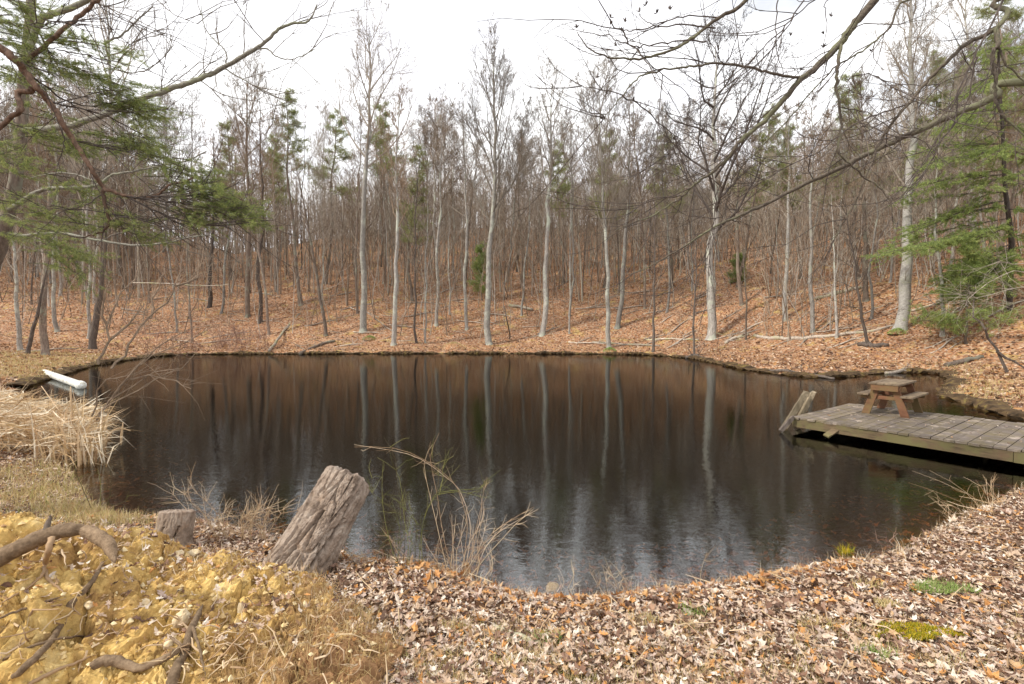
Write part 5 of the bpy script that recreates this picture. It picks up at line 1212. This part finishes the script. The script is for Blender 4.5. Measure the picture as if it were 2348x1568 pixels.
limbs = [
 ([tt[2], at(2347, 187, 6.3), at(2285, 220, 6.4), at(2218, 250, 6.5), at(2132, 287, 6.6), at(2065, 317, 6.7), at(1978, 358, 6.8), at(1932, 383, 6.8), at(1848, 420, 6.9), at(1765, 463, 7), at(1698, 493, 7), at(1638, 520, 7), at(1565, 566, 7.1), at(1500, 605, 7.2), at(1440, 630, 7.2)], .054, .005, 18),
 ([tt[4], at(2200, -260, 5.6), at(2005, 0, 5.6), at(1948, 67, 5.6), at(1925, 100, 5.6), at(1865, 160, 5.7), at(1835, 183, 5.7), at(1798, 227, 5.7), at(1752, 277, 5.8), at(1698, 320, 5.8), at(1675, 353, 5.8), at(1632, 397, 5.9), at(1598, 417, 5.9), at(1565, 450, 6), at(1500, 490, 6), at(1410, 530, 6)], .050, .005, 18),
 ([at(1927, 100, 5.6), at(1922, 140, 5.55), at(1918, 187, 5.5), at(1925, 247, 5.5), at(1928, 287, 5.5), at(1923, 347, 5.5), at(1942, 370, 5.5), at(1975, 400, 5.5), at(2022, 437, 5.5), at(2042, 473, 5.5), at(2048, 525, 5.5)], .020, .005, 7),
 ([at(1835, 180, 5.7), at(1782, 172, 5.6), at(1732, 158, 5.6), at(1652, 145, 5.5), at(1598, 152, 5.4), at(1565, 155, 5.4), at(1492, 165, 5.3), at(1459, 183, 5.3), at(1426, 218, 5.3), at(1402, 250, 5.3), at(1379, 273, 5.3)], .017, .004, 9, (-.5, 0, -.1)),
 ([at(1426, 218, 5.3), at(1370, 205, 5.3), at(1330, 197, 5.3)], .0065, .003, 2), ([at(1426, 218, 5.3), at(1470, 245, 5.3), at(1530, 300, 5.4), at(1600, 340, 5.5)], .009, .003, 5),
 ([tt[4], at(1900, -160, 5.0), at(1715, 0, 5), at(1652, 37, 5), at(1605, 73, 5), at(1565, 101, 5), at(1506, 127, 5), at(1442, 137, 5), at(1382, 128, 5), at(1342, 103, 5), at(1322, 73, 5)], .024, .004, 5, (-.5, 0, 0)),
 ([at(1620, 95, 5), at(1565, 93, 5), at(1506, 100, 5), at(1459, 107, 5), at(1429, 97, 5), at(1408, 90, 5), at(1396, 77, 5), at(1399, 60, 5)], .0085, .003, 2),
 ([at(1640, 65, 5), at(1565, 58, 5), at(1482, 65, 5), at(1442, 70, 5), at(1425, 68, 5), at(1406, 60, 5), at(1399, 43, 5)], .0085, .003, 2), ([at(1650, 40, 5), at(1565, 38, 5), at(1512, 53, 5), at(1489, 52, 5), at(1469, 40, 5), at(1466, 30, 5)], .0075, .003, 1),
 ([at(1425, 68, 5), at(1440, 95, 5), at(1470, 125, 5), at(1510, 165, 5.1), at(1560, 200, 5.2), at(1610, 250, 5.3)], .008, .003, 3),
 ([tt[3], at(2330, -20, 6.0), at(2312, 27, 6.0), at(2282, 67, 6.0), at(2218, 100, 6.1), at(2175, 137, 6.1), at(2132, 180, 6.2), at(2078, 243, 6.2), at(2032, 300, 6.3), at(2008, 350, 6.3), at(1982, 413, 6.3), at(1958, 467, 6.4), at(1925, 523, 6.4), at(1905, 560, 6.4)], .033, .005, 12),
 ([at(2282, 67, 6.0), at(2287, 100, 5.9), at(2275, 123, 5.9), at(2277, 160, 5.9), at(2282, 200, 5.9), at(2283, 233, 5.9), at(2298, 263, 5.9), at(2328, 293, 5.9), at(2360, 325, 5.9)], .027, .008, 5),
 ([at(2287, 105, 5.9), at(2310, 150, 5.9), at(2347, 185, 5.9)], .013, .008, 1),
 ([at(2078, 240, 6.2), at(2010, 263, 6.2), at(1950, 290, 6.2), at(1880, 345, 6.2), at(1800, 385, 6.2), at(1720, 430, 6.2), at(1650, 450, 6.2)], .011, .003, 8),
 ([at(2250, -20, 5.6), at(2080, 0, 5.6), at(2040, 60, 5.6), at(2005, 95, 5.6), at(1965, 123, 5.6), at(1920, 150, 5.6), at(1870, 200, 5.7), at(1800, 280, 5.8), at(1740, 340, 5.8), at(1690, 400, 5.9), at(1650, 520, 6), at(1620, 600, 6)], .013, .004, 8),
 ([at(2320, -40, 5.7), at(2262, 75, 5.7), at(2218, 165, 5.7), at(2195, 215, 5.7), at(2188, 280, 5.7), at(2150, 330, 5.7), at(2110, 385, 5.7), at(2065, 455, 5.7)], .012, .004, 4, (-.4, 0, -.7)),
 ([at(2235, 120, 5.8), at(2215, 240, 5.8), at(2160, 320, 5.8), at(2120, 395, 5.8), at(2080, 440, 5.8)], .009, .003, 3, (-.4, 0, -.7)), ([at(2240, 130, 5.8), at(2220, 180, 5.8), at(2170, 270, 5.8), at(2130, 350, 5.8), at(2070, 430, 5.8), at(2020, 470, 5.8)], .009, .003, 4, (-.4, 0, -.7)),
 ([at(1975, -20, 5.4), at(1895, 0, 5.4), at(1895, 40, 5.4), at(1888, 105, 5.4)], .006, .003, 1), ([at(1785, -20, 5.2), at(1780, 30, 5.2), at(1778, 80, 5.2), at(1785, 130, 5.2), at(1795, 175, 5.2)], .007, .003, 2), ([at(1850, -10, 5.3), at(1800, 60, 5.3), at(1750, 110, 5.3), at(1700, 165, 5.3), at(1650, 230, 5.3), at(1560, 330, 5.3)], .008, .003, 4),
 ([at(1900, -20, 5.3), at(1840, 20, 5.3), at(1790, 80, 5.3), at(1730, 180, 5.4), at(1690, 270, 5.4)], .007, .003, 3), ([at(2347, 145, 6.2), at(2270, 158, 6.2), at(2200, 175, 6.2), at(2120, 205, 6.2), at(2050, 230, 6.2)], .007, .003, 4),
 ([at(1925, 247, 5.5), at(1990, 260, 5.5), at(2050, 300, 5.5), at(2110, 320, 5.5), at(2150, 370, 5.5)], .006, .003, 4), ([at(1955, 175, 5.6), at(2000, 172, 5.6), at(2050, 205, 5.6), at(2090, 240, 5.6)], .006, .003, 3),
 ([at(1632, 397, 5.9), at(1640, 460, 5.9), at(1628, 540, 5.9), at(1600, 610, 5.9), at(1530, 680, 5.9)], .009, .003, 5), ([at(1565, 450, 6), at(1500, 455, 6), at(1440, 480, 6), at(1360, 475, 6), at(1300, 465, 6)], .007, .003, 5),
]
e, ends, base = hang_tree('overhanging_tree', T1, (tt, [.26, .2, .09]), limbs, 'bark_brown', 'limb', 'twig_dark', 'dark bare limbs and drooping twigs hanging in from the upper right', 'tree', 91, dict(along=.9, dir=(-.45, .1, -.45), bend=(-.1, 0, .5), len=1.3, r=.0052, sub=3))
# seed heads at the twig tips
mb = MB(); rg = np.random.default_rng(92)
for (px, py, D) in [(1322, 64, 5), (1399, 56, 5), (1399, 40, 5), (1466, 27, 5), (1433, 50, 5), (1427, 72, 5), (1505, 30, 5), (1536, 22, 5), (1480, 12, 5), (1379, 273, 5.3), (1368, 178, 5.3), (1391, 215, 5.3), (1452, 232, 5.3), (1410, 105, 5), (1812, 82, 5.4), (1905, 38, 5.4), (1888, 78, 5.4), (1888, 108, 5.4), (1837, 160, 5.5), (1997, 118, 5.6)]:
    p = at(px, py, D) - base
    mb = MB()
    for k in range(6): d = nrm(rg.normal(0, .45, 3) + np.array([0, 0, 1])); mb.tube(np.array([p - d * .004, p + d * .018, p + d * .045]), [.003, .006, .0012], 4)
    mb.build('seed_head', M['twig_dark'], e)

# ------------------------------------------------------------------ pine on the left (trunk out of frame) with green boughs
def boughs(e, base, list_, mat, rg, nl=.05, nw=.0045, k=12, wood='limb', step=.045, side=6, sl=.5, droop=-.12, rw=.006):
    nd = MB(); wd = MB(); C = []; Dv = []
    for pts in list_:
        Q = smooth_poly([at(*q) for q in pts], 6); n = len(Q); Ltot = np.linalg.norm(np.diff(Q, axis=0), axis=1).sum()
        wd.tube(Q - base, np.linspace(rw * 1.3, rw * .4, n), 5)
        ns = int(side * Ltot / .5) + 4
        for s_ in range(ns):
            f = rg.uniform(.12, 1.0) * (n - 1); i_ = min(int(f), n - 2); b0 = Q[i_] + (Q[i_ + 1] - Q[i_]) * (f - i_); d0 = nrm(Q[i_ + 1] - Q[i_])
            sdv = nrm(np.cross(d0, (0, 0, 1))) * rg.choice([-1, 1]); d = nrm(d0 * .8 + sdv * rg.uniform(.5, 1.2) + np.array([0, 0, rg.normal(0, .18) + droop])); l = sl * rg.uniform(.35, 1.15) * (1.1 - .5 * f / n)
            m_ = max(3, int(l / step)); p = b0; pl = [p]
            for q_ in range(4): d = nrm(d + rg.normal(0, .10, 3) + np.array([0, 0, droop * .4])); p = p + d * l / 4; pl.append(p)
            pl = np.array(pl); wd.tube(pl - base, np.linspace(rw * .5, rw * .2, 5), 3)
            for q_ in range(m_):
                g_ = (.2 + .8 * (q_ + rg.uniform(0, 1)) / m_) * 4; j = min(int(g_), 3); C.append(pl[j] + (pl[j + 1] - pl[j]) * (g_ - j)); Dv.append(nrm(pl[j + 1] - pl[j]) + np.array([0, 0, .15]))
    tufts(nd, np.array(C) - base, np.array(Dv), k, nl, nw, rg, .75)
    wd.build('twigs', M[wood], e); nd.build('foliage', M[mat], e)
gl_ = g1(-7.6, 4.0); T2 = np.array([-7.6, 4.0, gl_]); t2 = [T2 + np.array(v) for v in ((0, 0, -.1), (0, .1, 2), (.1, .1, 4), (0, .2, 7), (0, .2, 11))]
limbs = [
 ([t2[3], at(-120, 20, 5.1), at(0, 110, 5.2), at(30, 133, 5.2), at(60, 167, 5.3), at(83, 200, 5.3), at(113, 233, 5.4), at(140, 277, 5.4), at(167, 320, 5.5), at(193, 360, 5.5), at(213, 393, 5.5), at(237, 430, 5.6), at(267, 443, 5.6), at(293, 450, 5.6), at(333, 452, 5.7), at(367, 443, 5.7), at(390, 422, 5.7), at(427, 415, 5.8), at(450, 400, 5.8)], .043, .007, 14),
 ([at(237, 435, 5.6), at(240, 460, 5.6), at(248, 493, 5.6), at(247, 520, 5.6), at(220, 535, 5.6), at(190, 545, 5.6)], .022, .006, 6),
 ([at(293, 450, 5.6), at(333, 473, 5.6), at(400, 500, 5.7), at(460, 515, 5.7), at(520, 520, 5.7)], .012, .005, 9), ([at(300, 452, 5.6), at(380, 460, 5.6), at(450, 470, 5.7), at(510, 490, 5.7), at(545, 500, 5.7)], .011, .004, 9),
 ([at(330, 452, 5.7), at(420, 450, 5.7), at(480, 445, 5.8), at(530, 470, 5.8)], .009, .004, 6), ([at(248, 493, 5.6), at(320, 505, 5.6), at(390, 525, 5.6), at(430, 530, 5.6)], .009, .004, 6),
 ([at(75, 200, 5.3), at(68, 210, 5.3), at(40, 215, 5.3), at(50, 250, 5.2), at(30, 265, 5.2), at(0, 292, 5.2), at(-40, 330, 5.2)], .03, .02, 2),
 ([at(42, 5, 5.6), at(67, 40, 5.6), at(97, 90, 5.6), at(113, 133, 5.6), at(113, 173, 5.6)], .014, .006, 4), ([at(60, 140, 5.5), at(100, 107, 5.5), at(143, 70, 5.5), at(187, 33, 5.6), at(230, -5, 5.6)], .022, .02, 3),
 ([at(60, 167, 5.3), at(100, 195, 5.5), at(160, 235, 5.8), at(230, 245, 6), at(300, 235, 6.1)], .012, .004, 6), ([at(113, 233, 5.4), at(170, 245, 5.5), at(240, 265, 5.7), at(310, 300, 5.9), at(350, 320, 6)], .011, .004, 6),
 ([at(140, 280, 5.4), at(145, 320, 5.4), at(150, 345, 5.4)], .008, .004, 2), ([at(167, 320, 5.5), at(230, 335, 5.6), at(300, 350, 5.7), at(345, 355, 5.8)], .007, .003, 5),
 ([at(237, 440, 5.6), at(200, 470, 5.5), at(140, 480, 5.4), at(80, 470, 5.4)], .008, .003, 4), ([at(40, 60, 5.3), at(120, 50, 5.4), at(200, 55, 5.5), at(280, 70, 5.6)], .006, .003, 4), ([at(100, 45, 5.3), at(170, 57, 5.4), at(283, 70, 5.5)], .006, .003, 3),
 ([at(130, 113, 5.5), at(187, 125, 5.5), at(267, 143, 5.6), at(333, 157, 5.6)], .007, .003, 3), ([at(213, 3, 5.6), at(277, 43, 5.7), at(333, 63, 5.7), at(393, 90, 5.8), at(453, 130, 5.9), at(500, 150, 6)], .006, .003, 3),
]
e, ends, base = hang_tree('overhanging_pine', T2, (t2, [.25, .2, .08]), limbs, 'bark_red', 'bark_red', 'twig_dark', 'reddish pine bough with green needle sprays hanging in from the upper left', 'pine', 95, dict(along=.8, dir=(.4, .1, -.35), bend=(.2, 0, -.1), len=.9, r=.0048, sub=3))
rg = np.random.default_rng(96)
B_ = []
def zone(px, py, rx, ry, n, D, dirx=1):
    for k in range(int(n * 1.15)):
        x = px + rg.normal(0, rx * .5); y = py + rg.normal(0, ry * .5); l = rg.uniform(55, 110) * dirx
        B_.append([(x - l, y - rg.uniform(5, 35), D + rg.uniform(-.4, .3)), (x - l * .3, y - rg.uniform(0, 10), D), (x + abs(l) * .35 * dirx, y + rg.uniform(0, 22), D + rg.uniform(-.2, .4))])
for z in [(310, 232, 35, 22, 9, 6.0), (330, 270, 30, 20, 5, 6.1), (215, 105, 50, 25, 6, 5.8), (250, 180, 60, 14, 5, 5.9), (40, 40, 50, 40, 8, 5.4), (60, 110, 50, 40, 5, 5.5), (40, 180, 40, 40, 5, 5.6), (120, 150, 40, 50, 5, 5.6), (70, 300, 60, 50, 5, 5.6), (160, 330, 50, 45, 5, 5.7), (300, 330, 50, 22, 7, 6.0),
          (340, 350, 30, 12, 3, 6.0), (470, 430, 45, 30, 7, 5.9), (535, 480, 38, 35, 13, 5.8), (450, 480, 50, 25, 7, 5.8), (400, 400, 50, 20, 3, 5.9), (190, 430, 30, 30, 3, 5.7), (150, 500, 60, 30, 5, 5.6), (60, 470, 50, 30, 3, 5.5), (330, 520, 80, 20, 5, 5.7), (90, 540, 60, 30, 4, 6.4), (170, 590, 50, 25, 5, 6.6), (40, 360, 40, 50, 4, 5.8), (470, 395, 20, 20, 2, 5.9)]: zone(*z)
B_ += [[(60, 520, 6.5), (120, 550, 6.6), (170, 600, 6.7), (200, 650, 6.8)], [(100, 545, 6.5), (150, 560, 6.6), (190, 590, 6.7), (215, 620, 6.7)], [(80, 560, 6.4), (110, 580, 6.4), (180, 630, 6.6), (210, 660, 6.6)], [(30, 500, 6.3), (100, 545, 6.4), (150, 620, 6.5)]]
boughs(e, base, B_, 'needles', rg, nl=.058, nw=.0040, k=11, step=.042, side=4, sl=.46, droop=-.04, rw=.005)

# second tree on the left: tan trunk and pale limbs behind the pine boughs
g3 = g1(-12.2, 9.8); T3 = np.array([-12.2, 9.8, g3])
t3 = [T3 + np.array((0, 0, -.1)), at(-30, 640, 9.8), at(8, 530, 9.7), at(35, 420, 9.6), at(48, 300, 9.6), at(55, 180, 9.6), at(68, 60, 9.6), at(80, -150, 9.6)]
limbs = [
 ([at(48, 300, 9.6), at(150, 290, 9.5), at(240, 262, 9.4), at(340, 222, 9.3), at(400, 200, 9.3), at(460, 180, 9.2), at(513, 155, 9.2), at(567, 123, 9.1), at(607, 97, 9.1), at(640, 67, 9.1), at(673, 52, 9.1), at(700, 53, 9.1), at(717, 37, 9.1), at(727, 10, 9.1)], .062, .010, 10, (.3, 0, .5)),
 ([at(587, 113, 9.1), at(612, 112, 9.1), at(635, 130, 9.1), at(663, 136, 9.1), at(693, 128, 9.1), at(722, 112, 9.1)], .016, .006, 3), ([at(513, 157, 9.2), at(565, 187, 9.2), at(615, 213, 9.2), at(640, 225, 9.2)], .014, .006, 3),
 ([at(518, 150, 9.2), at(517, 120, 9.2), at(490, 90, 9.2), at(475, 72, 9.2), at(465, 45, 9.2), at(460, 10, 9.2)], .014, .005, 3), ([at(455, 182, 9.2), at(480, 200, 9.2), at(520, 240, 9.3), at(580, 290, 9.4), at(610, 310, 9.4)], .012, .005, 4),
 ([at(20, 480, 9.6), at(50, 463, 9.5), at(80, 443, 9.4), at(110, 433, 9.3), at(160, 430, 9.2), at(207, 428, 9.2), at(233, 420, 9.1), at(253, 403, 9.1), at(300, 393, 9), at(367, 380, 9), at(427, 368, 9), at(473, 347, 9)], .045, .010, 8),
 ([at(220, 420, 9.2), at(190, 405, 9.2), at(150, 397, 9.3), at(110, 398, 9.3), at(60, 410, 9.4)], .02, .008, 2), ([at(8, 535, 9.7), at(60, 540, 9.6), at(140, 535, 9.5), at(220, 550, 9.4), at(300, 562, 9.4), at(370, 558, 9.3), at(430, 545, 9.3), at(470, 540, 9.3)], .035, .010, 7),
 ([at(60, 140, 9.6), at(85, 60, 9.5), at(110, 35, 9.4), at(160, 20, 9.3), at(220, -10, 9.2)], .06, .045, 4), ([at(240, 98, 9.3), at(280, 80, 9.3), at(310, 50, 9.3), at(350, 15, 9.3)], .02, .01, 5, (.3, 0, .5)),
 ([at(240, 130, 9.3), at(280, 118, 9.3), at(310, 95, 9.3), at(380, 75, 9.3)], .014, .006, 5, (.3, 0, .4)), ([at(265, 160, 9.3), at(310, 167, 9.3), at(360, 145, 9.3), at(400, 100, 9.3)], .012, .005, 5, (.3, 0, .4)),
 ([at(360, 0, 9.2), at(400, 33, 9.2), at(440, 50, 9.2), at(455, 53, 9.2)], .009, .004, 2), ([at(213, 3, 9.3), at(300, 40, 9.3), at(377, 78, 9.3)], .012, .005, 4),
]
e, ends, base = hang_tree('leaning_tree', T3, (t3, [.17, .125, .07]), limbs, 'bark_brown', 'limb_pale', 'twig_grey', 'tan tree at the left edge with a long pale limb reaching across the sky', 'tree', 97, dict(along=.6, dir=(.3, 0, .25), bend=(.1, 0, .4), len=1.5, r=.0085, sub=4))

# ------------------------------------------------------------------ hemlock on the right
base_h = on_ground(2312, 715); DH = base_h[1]; hs = DH / 13.5
e = empty('hemlock_tree', tuple(base_h)); prop(e, 'bright green hemlock with layered level sprays at the right edge', 'hemlock')
rg = np.random.default_rng(98); P = smooth_poly([base_h + np.array([0, 0, -.2]), at(2318, 560, DH), at(2305, 440, DH), at(2298, 300, DH), at(2290, 180, DH), at(2288, 60, DH)], 5)
mb = MB(); mb.tube(P - base_h, np.linspace(.07, .02, len(P)) * hs, 9, rough=.05, rng=rg); mb.build('trunk', M['bark_dark'], e, smooth=True)
B_ = []
HB = [(2105, 345, 2298, 330), (2130, 380, 2300, 350), (2090, 430, 2300, 400), (2160, 300, 2296, 280), (2200, 270, 2296, 250), (2060, 470, 2305, 440), (2080, 525, 2310, 470), (2040, 565, 2315, 500), (2010, 590, 2290, 540), (2100, 580, 2315, 520), (2140, 500, 2308, 460), (2180, 420, 2303, 390), (2150, 640, 2315, 560), (2347, 300, 2296, 290), (2380, 370, 2300, 350), (2380, 440, 2303, 420), (2390, 500, 2310, 480), (2370, 560, 2315, 540), (2250, 560, 2315, 520), (2215, 470, 2305, 440), (2240, 360, 2300, 340), (2260, 430, 2302, 410), (2220, 200, 2292, 180), (2350, 220, 2292, 190), (2240, 130, 2290, 110), (2330, 140, 2290, 110)]
for (x1, y1, x0, y0) in HB + [(a_ + rg.uniform(-20, 40), b_ + rg.uniform(-20, 20), c_, d_) for (a_, b_, c_, d_) in HB[::2]]:
    dz = rg.uniform(-1.4, .8) * hs; B_.append([(x0, y0, DH), ((x0 + x1) / 2, (y0 + y1) / 2 - 8, DH + dz * .5), (x1, y1, DH + dz)])
for k in range(14):
    x = rg.uniform(2160, 2290); y = rg.uniform(600, 690); B_.append([(2312, y - 40, DH), ((2310 + x) / 2, y - 25, DH - .5), (x, y, DH - .8)])
boughs(e, base_h, B_, 'hemlock', rg, nl=.085 * hs, nw=.011 * hs, k=9, wood='twig_dark', step=.06 * hs, side=6 / hs, sl=.8 * hs, droop=-.03, rw=.010 * hs)
# tangle of pale twigs at the right edge
stems('dead_branch', 'tangle of pale bare twigs hanging at the right edge above the bank', 'branch', [
  [(2380, 630, 9.5), (2320, 625, 9.4), (2260, 650, 9.3), (2215, 690, 9.2), (2170, 700, 9.2)], [(2380, 650, 9.5), (2300, 665, 9.3), (2240, 680, 9.2), (2180, 670, 9.2)], [(2380, 600, 9.4), (2330, 610, 9.4), (2290, 600, 9.3), (2240, 620, 9.3)], [(2380, 680, 9.4), (2310, 700, 9.3), (2250, 690, 9.2)], [(2380, 690, 9.4), (2330, 660, 9.3), (2270, 640, 9.2)]], 'log_old', 9.4, .009, 14, 101, .9, .0035)
stems('leaning_sapling', 'thin dark sapling leaning left on the right bank above the dock', 'sapling', [[(2308, 853, 16.5), (2285, 800, 16.5), (2255, 760, 16.5), (2240, 715, 16.5), (2232, 680, 16.5)], [(2285, 805, 16.5), (2330, 830, 16.3), (2370, 850, 16.2)]], 'bark_dark', 16.5, .05, 6, 102, 1.2, .008)
for o in list(bpy.data.objects):
    if o.type == 'MESH' and o.users_collection == (): bpy.data.objects.remove(o)
print('objects', len(bpy.data.objects))
